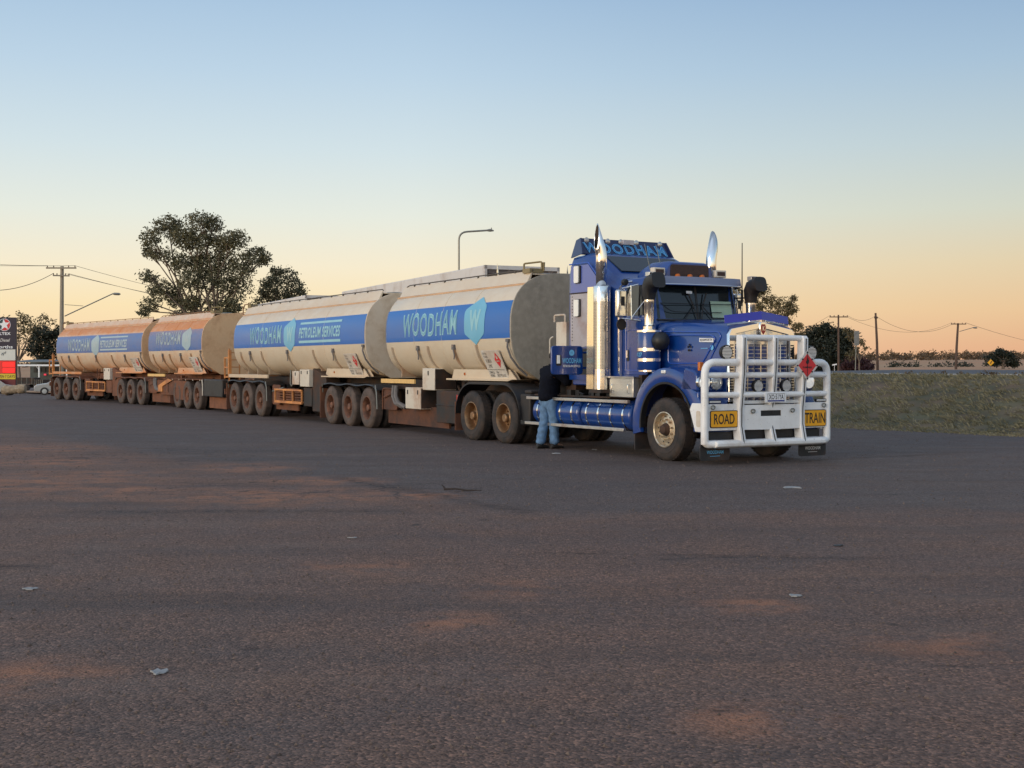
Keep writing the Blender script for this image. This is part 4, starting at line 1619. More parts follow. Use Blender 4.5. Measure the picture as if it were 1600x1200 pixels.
        q.prism([(-1.62, 1.03), (-1.62, 1.33), (-1.58, 1.37), (-.90, 1.37), (-.90, 1.03)], 'y', s * .75, s * 1.215)
        sb_ = q.build('step_box', M['tread_plate'], T, bevel=.012)
        q = mb()
        for x in (-1.50, -1.02):
            q.tube(rounded([(x, s * 1.22, 1.10), (x, s * 1.25, 1.11), (x, s * 1.25, 1.25), (x, s * 1.22, 1.26)], .02, 3), .009, 6)
        q.build('box_handle', M['chrome_clean'], sb_)
        q = mb()
        q.box(-1.66, -.86, s * 1.0, s * 1.235, 1.372, 1.392)
        q.build('box_step', M['alu'], sb_)
        q = mb()
        q.box(-.895, -.80, s * .70, s * 1.10, 1.0, 1.42)
        q.box(-4.3, -1.7, s * .55, s * 1.15, 1.0, 1.03)
        q.build('deck_plate', M['black_steel'], T)
        # clutter on the deck
        q = mb()
        for k in range(9):
            x = -3.2 + k * .17
            q.box(x, x + random.uniform(.06, .15), s * random.uniform(.7, .85), s * random.uniform(.95, 1.12), 1.03, 1.03 + random.uniform(.03, .10))
        q.tube([(-3.3, s * .9, 1.1), (-3.0, s * 1.0, 1.09), (-2.7, s * 1.05, 1.05)], .02, 6)
        q.build('deck_gear', M['black'], T)
        # drive wheel mudguards
        q = mb()
        rings = []
        for k in range(28):
            t = k / 27
            if t < .3:
                a = radians(180 - 90 * t / .3)
                x, z = -6.78 + .68 * cos(a), .58 + .66 * sin(a)
            elif t < .62:
                x, z = -6.78 + (t - .3) / .32 * 1.38, 1.24
            else:
                a = radians(90 - 92 * (t - .62) / .38)
                x, z = -5.40 + .70 * cos(a), .56 + .68 * sin(a)
            nx_, nz_ = 0, .03
            rings.append([(x, s * .62, z), (x, s * 1.22, z), (x, s * 1.25, z - .012), (x, s * 1.25, z - .05), (x, s * 1.22, z - .03), (x, s * .62, z - .03)])
        q.loft(rings)
        q.build('drive_mudguard', M['black'], T, ang=50)
        q = mb()
        q.box(-4.78, -4.40, s * .60, s * 1.20, .40, 1.02)
        q.box(-4.70, -4.45, s * .55, s * 1.15, 1.02, 1.10)
        q.build('battery_box', M['black'], T, bevel=.03)
        q = mb()
        q.box(-7.50, -7.48, s * .92 - .32, s * .92 + .32, .18, .80)
        q.build('rear_flap', M['flap_red'], T)
        q = mb()
        q.box(-7.52, -7.46, s * 1.15 - .05, s * 1.15 + .05, .78, .95)
        q.build('tail_lamp', M['red_lens'], T, bevel=.01)
    # locker behind the sleeper with hoop handle
    q = mb()
    q.box(-3.78, -3.42, -.98, -.45, 1.75, 2.42)
    lk = q.build('rear_locker', M['cream_box'], T, bevel=.01)
    q = mb()
    q.tube(rounded([(-3.80, -1.0, 2.42), (-3.80, -1.0, 2.55), (-3.42, -1.0, 2.55), (-3.42, -1.0, 2.42)], .04, 3), .02, 6)
    q.tube(rounded([(-3.82, -1.02, 1.8), (-3.88, -1.06, 1.8), (-3.88, -1.06, 2.1), (-3.82, -1.02, 2.14)], .05, 3), .014, 6)
    q.build('locker_rail', M['cream_box'], lk)
    q = mb()
    q.box(-3.75, -3.2, -.9, .9, 1.0, 1.75)
    q.build('rear_deck_frame', M['black_steel'], T)
    q = mb()
    for k in range(4):
        y = -.25 + k * .16
        q.tube([(-3.25, y, 2.2), (-3.6, y, 1.9), (-4.1, y + .05, 1.6), (-4.4, y, 1.9), (-4.6, y * .8, 2.0)], .018, 6)
    q.build('air_line', M['black'], T)


def rounded2(pts, r, n=4):
    return [(p.x, p.y) for p in rounded([(a, b, 0) for a, b in pts], r, n, closed=True)]


def flame(q, cy, cz, h, x):
    """small flame pictogram in the plane x"""
    o = [(-.5, -.1), (-.45, .25), (-.25, .1), (-.2, .6), (.05, 1.0), (.1, .55), (.3, .75), (.28, .3), (.48, .4), (.45, -.1), (.2, -.4), (-.25, -.4)]
    q.prism([(cy + a * h * .8, cz + b * h) for a, b in o], 'x', x, x + .002)


def perforated():
    m = pm('perforated_heat_guard', (.62, .55, .46), .3, .85, .1, 10)
    t = m.node_tree
    b = t.nodes['Principled BSDF']
    tcd = t.nodes.new('ShaderNodeTexCoord')
    v = t.nodes.new('ShaderNodeTexVoronoi')
    v.inputs['Scale'].default_value = 38
    v.inputs['Randomness'].default_value = .15
    t.links.new(tcd.outputs['Object'], v.inputs['Vector'])
    r = t.nodes.new('ShaderNodeMapRange')
    r.inputs[1].default_value, r.inputs[2].default_value = .34, .26
    t.links.new(v.outputs['Distance'], r.inputs[0])
    old = b.inputs['Base Color'].links[0].from_socket
    mx = t.nodes.new('ShaderNodeMix')
    mx.data_type = 'RGBA'
    t.links.new(r.outputs[0], mx.inputs[0])
    t.links.new(old, mx.inputs[6])
    mx.inputs[7].default_value = (.05, .03, .025, 1)
    t.links.new(mx.outputs[2], b.inputs['Base Color'])
    return m


M['perf'] = perforated()
M['sky_tint_steel'] = pm('sky_tinted_polished_steel', (.86, .78, .58), .16, .9, .04, 6)  # yellow sky reflection on the polished guard plate tinted into its colour
build_truck()


# ================================================================== tank trailers
TA, TN, TC, TB = 1.225, 2.6, 2.345, 1.09


def tank_y(z):
    k = min(1, abs(z - TC) / TB)
    return TA * (1 - k ** TN) ** (1 / TN)


def tank_ring(x, s=1.0, n=56, o=0.0):
    out = []
    for k in range(n):
        t = 2 * pi * k / n
        c_, s_ = cos(t), sin(t)
        u = abs(c_) ** (2 / TN) * (1 if c_ >= 0 else -1)
        v = abs(s_) ** (2 / TN) * (1 if s_ >= 0 else -1)
        out.append((x, (TA + o) * s * u, TC + (TB + o) * s * v))
    return out


def tank_wrap(x0, x1, z0, z1, off, side=-1):
    return lambda u, v: (x0 + (x1 - x0) * u, side * (tank_y(z0 + (z1 - z0) * v) + off), z0 + (z1 - z0) * v)


def emblem_wrap(par, k, xc, w, z0, z1):
    """six sided emblem with a W, wrapped on the flank"""
    pts = [(.66, 1.0), (.97, .82), (1.0, .76), (.97, .26), (.94, .21), (.57, 0), (.06, .23), (.02, .30), (.0, .70), (.05, .76)]
    bm = bmesh.new()
    bm.faces.new([bm.verts.new((a, b, 0)) for a, b in pts])
    for i in range(1, 14):
        bmesh.ops.bisect_plane(bm, geom=bm.verts[:] + bm.edges[:] + bm.faces[:], plane_co=(0, i / 14, 0), plane_no=(0, 1, 0))
    bm.verts.index_update()
    f = tank_wrap(xc - w / 2, xc + w / 2, z0, z1, .010)
    q = MB()
    q.add([f(v.co.x, v.co.y) for v in bm.verts], [tuple(v.index for v in fc.verts) for fc in bm.faces])
    bm.free()
    e = q.build('emblem', M['emblem%d' % k], par, smooth=False)
    h = z1 - z0
    lettering('lettering', 'W', tank_wrap(xc - w * .26, xc + w * .28, z0 + h * .30, z0 + h * .74, .013), M['print%d' % k], e, .05, cuts=8)
    return e


def placard(par, x, m_cream):
    """leaning dangerous-goods panel on the lower flank"""
    P0, P1 = Vector((x, -1.22, 1.895)), Vector((x + .02, -.98, 1.335))
    dn = (P1 - P0)
    nrm_ = Vector((1, 0, 0)).cross(dn).normalized()
    if nrm_.y > 0:
        nrm_ = -nrm_

    def f(o):
        return lambda u, v: P0 + Vector((.80 * u, 0, 0)) + dn * (1 - v) + nrm_ * o
    q = MB()
    a, b = f(0), f(.02)
    q.loft([[a(0, 0), a(1, 0), a(1, 1), a(0, 1)], [b(0, 0), b(1, 0), b(1, 1), b(0, 1)]])
    p = q.build('hazard_placard', M['plate_dusty'], par)
    g = f(.024)
    q = MB()
    q.add([g(.86, .95), g(.66, .66), g(.86, .38), g(1.0, .66)] if False else [g(.78, .94), g(.62, .66), g(.78, .38), g(.94, .66)], [(0, 1, 2, 3)])
    q.build('hazard_face', M['hazard_red'], p)
    g2 = f(.027)
    lettering('lettering', 'FLAMMABLE', lambda u, v: g2(.68 + .20 * u, .60 + .05 * v), M['plate_dusty'], p, .02)
    q = MB()
    q.add([g2(.745, .70), g2(.815, .70), g2(.83, .76), g2(.78, .85), g2(.735, .76)], [(0, 1, 2, 3, 4)])
    q.build('hazard_symbol', M['plate_dusty'], p)
    for txt, u0, u1, v0, v1 in (('UN No.', .06, .30, .87, .94), ('FUEL', .08, .30, .75, .82), ('1203', .13, .40, .57, .69), ('3YE', .17, .36, .38, .50), ('SPILL', .08, .36, .16, .25), ('FIRE', .08, .30, .04, .13), ('000 POLICE', .45, .92, .05, .14), ('DIAL', .46, .6, .18, .25)):
        lettering('lettering', txt, (lambda u0, u1, v0, v1: lambda u, v: g2(u0 + (u1 - u0) * u, v0 + (v1 - v0) * v))(u0, u1, v0, v1), M['letter_black'], p, -.006)
    q = MB()
    q.add([g2(.02, .30), g2(.98, .30), g2(.98, .315), g2(.02, .315)], [(0, 1, 2, 3)])
    q.build('placard_line', M['letter_black'], p)


M['plate_dusty'] = pm('dusty_white_placard', (.60, .56, .50), .6, 0, .06, 5, dust=.35, dcol=(.45, .32, .22))


def tank_trailer(loc, th, label, lvl, x0, x1, kind, texts, ribs, plac, king, face, fmat):
    R = thing('tank_trailer', label, 'tank trailer', (loc[0], loc[1], gz(*loc)), th - pi / 2, 'tank trailers of the road train')
    tm, smt, prt = M['tank%d' % lvl], M['stripe%d' % lvl], M['print%d' % lvl]
    # barrel with dished rear end
    q = MB()
    q.loft([tank_ring(x0 - .05, .30), tank_ring(x0, .62), tank_ring(x0 + .07, .84), tank_ring(x0 + .18, .955), tank_ring(x0 + .34, 1.0)] + [tank_ring(x0 + .34 + (x1 - x0 - .34) * k / 8) for k in range(1, 9)])
    q.build('tank_barrel', tm, R, ang=60)
    for x in frange(x0 + .5, x1 - .3, 4)[1:4]:
        q = MB()
        q.tube(tank_ring(x, 1.0, 56, .001), .007, 5, closed=True)
        q.build('weld_seam', tm, R)
    # front bulkhead plate with rim
    q = MB()
    pts = [(p[1], p[2]) for p in tank_ring(0, 1.0, 56, .03)]
    pts = [p for p in pts if p[1] > 1.50]
    pts.sort(key=lambda p: atan2(p[1] - 2.3, p[0]) if not (p[0] < 0 and p[1] < 2.3) else atan2(p[1] - 2.3, p[0]) + 2 * pi)
    pts += [(-.55, 1.26), (.55, 1.26)]
    q.prism(pts, 'x', x1 + .002, x1 + .035)
    bh = q.build('front_bulkhead', fmat, R, bevel=.008)
    q = MB()
    q.tube([(x1 + .05, .35, 3.4), (x1 + .08, .9, 3.3), (x1 + .08, 1.05, 2.7), (x1 + .08, .95, 1.9)], .018, 6)
    q.build('bulkhead_fitting', M['black_steel'], bh)
    # blue band on both flanks
    xa = x0 + .36
    for s in (-1, 1):
        q = MB()
        f = tank_wrap(xa, x1 - .06, 2.14, 2.90, .005, s)
        rows = [[f(u / 6, v / 16) for u in range(7)] for v in range(17)]
        q.loft(rows, False, False, False)
        st = q.build('blue_stripe', smt, R, ang=60)
        # continues round the dished end
        q = MB()
        rows = []
        for v in range(17):
            z = 2.14 + .76 * v / 16
            yy = tank_y(z)
            rows.append([(x0 + .34 + .02, s * (yy + .005), z), (x0 + .20, s * (yy * .962 + .005), z), (x0 + .10, s * (yy * .89 + .006), z)])
        q.loft(rows, False, False, False)
        q.build('stripe_end', smt, R, ang=60)
        if s < 0:
            for txt, a, b, z0, z1, shear in texts:
                if txt == '#':
                    emblem_wrap(st, lvl, a, b, z0, z1)
                elif txt == '-':
                    q = MB()
                    f = tank_wrap(a, b, z0, z1, .010)
                    q.loft([[f(0, 0), f(1, 0)], [f(0, 1), f(1, 1)]], False, False, False)
                    q.build('print_bar', prt, st)
                else:
                    if txt == 'WOODHAM':
                        wv = lambda u, v: (u, v * (1 + .03 * sin(u * 9)) - .02 * cos(u * 11))
                        lettering('lettering', txt, tank_wrap(a, b, z0, z1, .009), prt, st, .022, shear, 1.1, cuts=10, warp=wv)
                        lettering('lettering', txt, tank_wrap(a, b, z0, z1, .013), M['lfill%d' % lvl], st, -.014, shear, 1.1, cuts=10, warp=wv, ref=.022)
                    else:
                        lettering('lettering', txt, tank_wrap(a, b, z0, z1, .009), prt, st, .035, shear, 1.1, cuts=6)
    # coaming: sloping valances either side of the walkway, with hand rail
    for s in (-1, 1):
        q = MB()
        q.prism([(s * .86, 3.235), (s * .72, 3.50), (s * .70, 3.50), (s * .78, 3.26)], 'x', x0 + .30, x1 - .04)
        q.build('coaming', tm, R)
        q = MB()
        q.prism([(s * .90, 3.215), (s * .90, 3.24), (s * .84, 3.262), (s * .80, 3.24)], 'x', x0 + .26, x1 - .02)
        q.build('gutter', M['lit_dust_band'], R)
        q = MB()
        zt = 3.535
        path = rounded([(x0 + .45, s * .72, 3.50), (x0 + .62, s * .72, zt), (x1 - .06, s * .72, zt), (x1 - .02, s * .72, 3.5)], .05, 3)
        q.tube(path, .014, 6)
        x = x0 + .9
        while x < x1 - .3:
            q.box(x - .02, x + .02, s * .72 - .015, s * .72 + .015, 3.49, 3.535)
            x += .85
        q.build('hand_rail', M['rust_rail'] if lvl > 1 else M['wire'], R)
    q = MB()
    q.box(x0 + .3, x1 - .05, -.70, .70, 3.425, 3.45)
    q.build('walkway', tm, R)
    for k in range(4):
        x = x0 + .9 + k * (x1 - x0 - 1.8) / 3
        q = MB()
        q.lathe([(.26, 3.45), (.26, 3.50), (.20, 3.515), (0, 3.52)], (x, 0, 0), 'z', 18)
        q.build('manhole_lid', M['galv'], R)
    if kind == 'lead':
        q = MB()
        q.box(x1 - .34, x1 - .04, -.78, -.45, 3.46, 3.55)
        q.tube(rounded([(x1 - .33, -.75, 3.54), (x1 - .33, -.75, 3.66), (x1 - .04, -.5, 3.69), (x1 - .04, -.5, 3.53)], .03, 3), .02, 6)
        q.tube([(x1 - .04, -.46, 3.5), (x1 - .02, -.46, 3.68)], .025, 6)
        q.build('roll_over_valve', M['brass_olive'], R)
    else:
        q = MB()
        q.box(x0 + .38, x0 + .60, -.74, -.50, 3.48, 3.60)
        q.tube(rounded([(x0 + .36, -.74, 3.48), (x0 + .36, -.74, 3.64), (x0 + .62, -.74, 3.64), (x0 + .62, -.74, 3.48)], .03, 3), .016, 6)
        q.build('roll_over_valve', M['brass_olive'], R)
    # cradle gussets under the belly
    for x in ribs:
        for s in (-1, 1):
            q = MB()
            zz = [2.02 - .08 * i for i in range(10)]
            inn = [(s * (tank_y(z) - .01), z) for z in zz]
            out = [(s * (max(tank_y(z) + .055, tank_y(2.02) + .012 - (.27 if z < 1.6 else .27 * ((2.02 - z) / .42) ** 1.6) * .9)), z) for i, z in enumerate(zz)]
            out[-1] = (s * .98, 1.30)
            inn[-1] = (s * .55, 1.30)
            q.prism(inn + out[::-1], 'x', x - .02, x + .02)
            q.build('gusset', M['gusset%d' % lvl], R)
    # side rail, cream skirt panels
    q = MB()
    q.box(x0 + .1, x1 - .2, -.46, -.34, .99, 1.24)
    q.box(x0 + .1, x1 - .2, .34, .46, .99, 1.24)
    x = x0 + .4
    while x < x1 - .6:
        q.box(x - .05, x + .05, -.34, .34, 1.02, 1.22)
        x += 1.1
    if kind == 'lead':
        q.box(-1.2, x0 + .1, -.46, .46, .98, 1.10)
        q.prism([(-.75, 1.10), (.75, 1.10), (.60, 1.20), (-.5, 1.20)], 'y', -.45, .45)
    q.box(king - .6, king + .6, -.5, .5, 1.22, 1.27)
    q.build('chassis_beam', M['black_steel'] if lvl < 2 else M['brown_dirty'], R, bevel=.01)
    for s in (-1, 1):
        q = MB()
        q.prism([(plac - 1.9, 1.265), (x1 - .35, 1.265), (x1 - .15, 1.30), (plac - 1.9, 1.30)], 'y', s * .60, s * 1.12)
        q.prism([(plac - 1.85, 1.30), (plac + 1.15, 1.30), (plac + .85, 1.50), (plac - 1.75, 1.50)], 'y', s * .98, s * 1.0)
        q.build('skirt', tm, R)
        q = MB()
        q.prism([(plac + .85, 1.30), (x1 - .25, 1.30), (plac + .45, 1.85)], 'y', s * .88, s * .90)
        q.build('corner_brace', M['brown_dirty'] if lvl > 1 else tm, R)
        for xm in (plac - 1.2,):
            q = MB()
            q.lathe([(0, s * .0), (.03, s * 0), (.03, s * .015)], (xm, s * 1.002, 1.40), 'y', 10)
            q.build('side_marker', M['amber'], R)
    placard(R, plac, tm)
    # pipe and hose draped down the flank near the front
    q = MB()
    hx = x1 - .12
    q.tube([(hx, -1.24, 2.10), (hx + .02, -1.26, 1.95), (hx + .06, -1.20, 1.75), (hx + .08, -1.05, 1.55), (hx + .1, -.85, 1.38)], .022, 7)
    q.box(hx - .05, hx + .05, -1.27, -1.2, 2.06, 2.12)
    q.build('vapour_hose', M['hose'], R)
    for rx in ribs[1::2]:
        q = MB()
        q.box(rx - .05, rx + .05, -1.255, -1.17, 1.93, 2.04)
        q.tube([(rx, -1.24, 1.95), (rx + .05, -1.23, 1.82), (rx + .02, -1.22, 1.72)], .015, 6)
        q.build('pipe_clip', M['hose'], R)
    # running gear
    for k in (-1, 0, 1):
        x = k * 1.31
        for s in (-1, 1):
            add_wheel(R, 'trailer', x, s, 1.235, 'rubber_dusty', 'rim_rust')
        a = MB()
        a.tube([(x, -1.0, .51), (x, 1.0, .51)], .07, 8)
        a.box(x - .05, x + .05, -.42, -.36, .5, 1.0)
        a.box(x - .05, x + .05, .36, .42, .5, 1.0)
        a.build('axle', M['black_steel'], R)
    for s in (-1, 1):
        q = MB()
        rings = []
        for k in range(25):
            x = -1.95 + 3.9 * k / 24
            z = 1.10 + .018 * cos(2 * pi * x / 1.31)
            if k == 0:
                z = .98
            if k == 24:
                z = .98
            rings.append([(x, s * .65, z), (x, s * 1.24, z), (x, s * 1.255, z - .03), (x, s * 1.24, z - .025), (x, s * .65, z - .025)])
        q.loft(rings)
        q.build('mudguard', M['black'] if lvl < 2 else M['brown_dirty'], R)
        q = MB()
        q.tube([(1.90, s * 1.24, 1.09), (1.98, s * 1.24, .9), (2.02, s * 1.24, .5)], .018, 6)
        q.build('guard_stay', M['galv'], R)
        q = MB()
        q.tube([(-1.9, s * 1.24, 1.09), (-1.97, s * 1.2, .85)], .018, 6)
        q.build('guard_stay', M['galv'], R)
        q = MB()
        q.box(-2.08, -2.055, s * .93 - .32, s * .93 + .32, .14, 1.0)
        q.build('mudflap', M['flap_red'], R)
    gm = M['brown_dirty'] if lvl > 1 else M['black_steel']
    # landing legs
    for s in (-1, 1):
        q = MB()
        lx = king - 2.15
        q.box(lx - .07, lx + .07, s * .62 - .07, s * .62 + .07, .36, 1.2)
        q.box(lx - .14, lx + .14, s * .62 - .11, s * .62 + .11, .32, .36)
        q.tube([(lx, s * .62, .75), (lx - .6, s * .55, 1.15)], .03, 6)
        q.build('landing_leg', gm, R)
    if kind == 'lead':
        # splash panels, hose tray and lockers ahead of the axles
        q = MB()
        q.prism(rounded2([(2.08, .50), (2.95, .50), (2.95, 1.0), (2.08, 1.0)], .1), 'y', -1.10, -1.06)
        q.build('splash_panel', M['dark_skirt'] if lvl < 2 else M['brown_dirty'], R)
        q = MB()
        q.tube(rounded([(2.10, -1.12, .50), (2.10, -1.12, 1.02), (2.95, -1.12, 1.02)], .12, 4), .02, 6)
        q.tube([(2.2, -1.12, .80), (2.8, -1.12, .93)], .028, 6)
        q.build('bracing_tube', M['brown_dirty'], R)
        q = MB()
        q.box(2.06, 5.55, -.95, -.90, .16, .62)
        q.build('rubber_skirt', M['dark_skirt'] if lvl < 2 else M['brown_dirty'], R)
        q = MB()
        for k in range(2):
            q.tube([(2.85 + k * .16, -1.14, 1.10), (2.85 + k * .16, -1.16, .85), (2.95 + k * .16, -1.14, .68), (3.2 + k * .16, -1.05, .58)], .055, 8)
        q.build('delivery_hose', M['hose'], R)
        q = MB()
        q.box(2.25, 4.25, -1.23, -1.19, 1.16, 1.26)
        q.build('marker_board', M['orange_bar'], R)
        for (a, b, z0, z1, y) in ((3.72, 4.58, .57, 1.07, -1.22), (4.56, 5.22, 1.02, 1.52, -1.16)):
            if lvl > 1:
                continue
            q = MB()
            q.box(a, b, y, y + .55, z0, z1)
            bx_ = q.build('locker', M['cream_box'] if True else gm, R, bevel=.012)
            for xx in ((a + .14, b - .14) if b - a > .7 else ((a + b) / 2,)):
                q = MB()
                q.box(xx - .02, xx + .02, y - .012, y, z1 - .16, z1 - .06)
                q.build('locker_catch', M['black'], bx_)
            q = MB()
            q.box(b + .001, b + .012, y + .02, y + .54, z0 + .02, z1 - .02)
            q.build('locker_side', M['black_steel'], bx_)
        q = MB()
        q.box(5.3, 6.7, -1.15, -.75, .30, 1.02)
        q.box(5.28, 6.72, -1.16, -1.12, .68, .71)
        q.build('battery_box', gm, R, bevel=.05)
        if lvl > 1:
            q = MB()
            q.box(2.0, 4.3, -1.12, -.9, .55, 1.02)
            q.build('splash_panel', M['brown_dirty'], R)
    else:
        q = MB()
        q.box(-1.95, 2.0, -1.22, -1.16, 1.19, 1.30)
        q.box(-1.95, 2.0, 1.16, 1.22, 1.19, 1.30)
        q.build('side_rail', tm, R, bevel=.01)
        # rear ladder and bumper frame
        q = MB()
        for y in (-1.15, -.80):
            q.tube([(-2.05, y, .95), (-2.05, y, 2.15)], .022, 6)
        for k in range(5):
            q.tube([(-2.05, -1.15, 1.05 + .24 * k), (-2.05, -.80, 1.05 + .24 * k)], .016, 6)
        q.box(-1.98, -1.90, -1.22, -1.12, 1.20, 2.10)
        for z in (1.20, 1.52, 1.84):
            q.box(-2.40, -1.95, -1.22, -1.17, z - .02, z + .02)
        q.box(-2.42, -2.38, -1.22, -1.17, 1.15, 1.86)
        q.box(-2.4, -2.36, -1.15, 1.15, 1.18, 1.24)
        q.build('rear_ladder', M['rust_orange'], R)
        q = MB()
        q.box(-2.45, -2.38, -1.2, 1.2, .62, .80)
        q.build('rear_bumper', M['brown_dirty'], R)
        q = MB()
        q.tube([(-2.1, -.65, 3.5), (-2.0, -.62, 3.62), (-1.5, -.62, 3.62)], .02, 6)
        q.tube([(-2.1, -.65, 3.5), (-2.1, -.65, 2.1)], .02, 6)
        q.build('ladder_hoop', M['rust_rail'], R)
        q = MB()
        q.prism(rounded2([(2.08, .40), (2.75, .40), (2.75, 1.0), (2.08, 1.0)], .08), 'y', -1.08, -1.05)
        q.box(2.06, 4.0, -.95, -.90, .25, .9)
        q.build('splash_panel', M['brown_dirty'], R)
        q = MB()
        q.tube([(2.2, -1.12, .80), (3.2, -1.12, .92)], .026, 6)
        q.tube([(3.9, -1.15, 1.45), (3.9, -1.16, 1.05), (4.0, -1.16, .98), (4.1, -1.15, 1.05), (4.1, -1.14, 1.42)], .02, 6)
        q.build('bracing_tube', M['galv'] if lvl < 2 else M['brown_dirty'], R)
        # timber dunnage rack
        q = MB()
        q.box(2.62, 4.92, -1.19, -.80, .50, .54)
        for x in (2.62, 3.38, 4.14, 4.90):
            q.box(x - .02, x + .02, -1.20, -1.16, .48, .88)
        q.box(2.60, 4.92, -1.205, -1.165, .84, .89)
        q.box(2.60, 4.92, -1.205, -1.165, .47, .52)
        rk = q.build('dunnage_rack', M['rust_orange'], R)
        q = MB()
        for k in range(3):
            for j in range(4):
                q.box(2.70 + k * .76, 3.30 + k * .76, -1.15, -.75, .56 + j * .075, .595 + j * .075)
        q.build('rack_board', M['brown_dirty'], rk)
        q = MB()
        q.box(4.95, 5.6, -1.15, -.7, .42, .95)
        q.build('valve_box', gm, R, bevel=.02)
        for (a, b, z0, z1, y) in ((4.15, 4.70, 1.03, 1.42, -1.20), (4.82, 5.55, .98, 1.47, -1.21)):
            if lvl > 1 and a < 4.5:
                continue
            q = MB()
            q.box(a, b, y, y + .5, z0, z1)
            bx_ = q.build('locker', M['cream_box'], R, bevel=.012)
            for xx in ((a + .12, b - .12) if b - a > .6 else ((a + b) / 2,)):
                q = MB()
                q.box(xx - .02, xx + .02, y - .012, y, z1 - .13, z1 - .04)
                q.build('locker_catch', M['black'], bx_)
        q = MB()
        q.prism([(5.58, .95), (6.6, 1.0), (6.6, 1.28), (5.58, 1.5)], 'y', -1.1, -.7)
        q.box(5.6, 6.35, -1.12, -1.08, .30, .98)
        q.build('fender_panel', gm, R)
    return R


M['lit_dust_band'] = pm('orange_lit_dusted_edge', (.60, .36, .20), .6, 0, .15, 3)  # gutter orange: warm light painted into the colour, plus dust on rear tanks
M['rust_rail'] = pm('dusty_orange_rail', (.30, .16, .08), .7, .2, .2, 6)
for k in range(4):
    M['gusset%d' % k] = pm('cream_gusset', (.50, .40, .29) if k < 2 else (.44, .28, .16), .6, 0, .1, 3, dust=.4, dcol=(.40, .22, .12))

random.seed(11)
tank_trailer((-3.22, 34.07), radians(28.41), 'clean cream tank trailer with grey front hitched to the blue prime mover', 0, 2.25, 9.0, 'lead',
             [('WOODHAM', 3.58, 6.50, 2.25, 2.79, 0), ('#', 7.36, .98, 2.02, 3.03, 0)], [2.95, 4.45, 5.0, 6.35, 7.45], 7.66, 7.90, None, M['bulkhead_grey'])
tank_trailer((-7.42, 41.43), radians(29.67), 'cream tank trailer reading PETROLEUM SERVICES, second behind the prime mover', 1, -1.65, 9.62, 'rear',
             [('WOODHAM', .33, 3.27, 2.24, 2.77, 0), ('#', 4.0, .98, 1.98, 2.97, 0), ('PETROLEUM SERVICES', 4.80, 7.92, 2.36, 2.66, .15), ('-', 4.85, 7.98, 2.75, 2.81, 0), ('-', 4.80, 7.95, 2.22, 2.29, 0)],
             [-.6, .35, 1.45, 3.8, 5.9, 7.4], 8.15, 8.47, None, M['cream_bulkhead'])
tank_trailer((-14.61, 52.95), radians(33.97), 'short tank trailer caked in orange dust over faded lettering, third in the train', 2, 2.0, 8.25, 'lead',
             [('WOODHAM', 3.2, 6.0, 2.36, 2.86, 0), ('#', 6.65, .95, 2.10, 2.98, 0)], [2.9, 4.0, 4.8, 6.0, 7.1], 6.9, 6.72, None, M['tan_bulkhead'])
tank_trailer((-19.47, 59.28), radians(37.54), 'long rearmost tank trailer with orange dusty top and ladder at its tail', 3, -1.65, 9.2, 'rear',
             [('WOODHAM', .30, 3.15, 2.22, 2.76, 0), ('#', 3.85, .95, 1.98, 2.92, 0), ('PETROLEUM SERVICES', 4.45, 7.55, 2.34, 2.66, .15), ('-', 4.45, 7.6, 2.75, 2.81, 0), ('-', 4.45, 7.6, 2.22, 2.29, 0)],
             [-.6, .4, 1.6, 3.9, 5.8, 7.3], 7.9, 7.99, None, M['tan_bulkhead'])


# ------------------------------------------------------------------ converter dolly between second and third tank
DL = thing('converter_dolly', 'three-axle converter dolly coated in red dust between the second and third tanks', 'dolly', (-10.85, 47.38, gz(-10.85, 47.38)), radians(30.02) - pi / 2)
q = MB()
for s in (-1, 1):
    q.box(-2.1, 2.4, s * .43 - .05, s * .43 + .05, .78, 1.0)
    q.prism([(2.4, s * .48), (2.4, s * .38), (4.6, -.06 * -s), (4.6, .06 * s)], 'z', .72, .86)
q.box(4.4, 5.0, -.07, .07, .70, .84)
q.prism([(-.8, 1.0), (.9, 1.0), (.7, 1.14), (-.6, 1.14)], 'y', -.45, .45)
q.build('dolly_frame', M['brown_dirty'], DL)
for k in (-1, 0, 1):
    for s in (-1, 1):
        add_wheel(DL, 'trailer', k * 1.31, s, 1.235, 'rubber_dusty', 'rim_rust')
    q = MB()
    q.tube([(k * 1.31, -1, .51), (k * 1.31, 1, .51)], .07, 8)
    q.build('axle', M['black_steel'], DL)
for s in (-1, 1):
    q = MB()
    q.box(-1.98, 2.0, s * .95 - .31, s * .95 + .31, 1.075, 1.10)
    q.build('mudguard', M['brown_dirty'], DL)
    q = MB()
    q.box(2.10, 4.25, s * 1.0 - .22, s * 1.0 + .22, .50, 1.10)
    bx_ = q.build('side_locker', M['black'] if s < 0 else M['brown_dirty'], DL, bevel=.03)
    q = MB()
    q.box(2.18, 4.15, s * 1.02 - .012, s * 1.02 + .012, .10, .50)
    q.build('rubber_skirt', M['flap_red'], DL)
    q = MB()
    q.tube([(1.98, s * 1.24, 1.09), (2.05, s * 1.24, .9), (2.06, s * 1.24, .52)], .022, 6)
    for k in range(5):
        q.box(-1.9 + k * .9, -1.82 + k * .9, s * 1.24 - .01, s * 1.24 + .01, 1.04, 1.10)
    q.build('guard_stay', M['cream_box'], DL)
    q = MB()
    q.box(-2.08, -2.06, s * .93 - .3, s * .93 + .3, .14, 1.0)
    q.build('mudflap', M['flap_red'], DL)
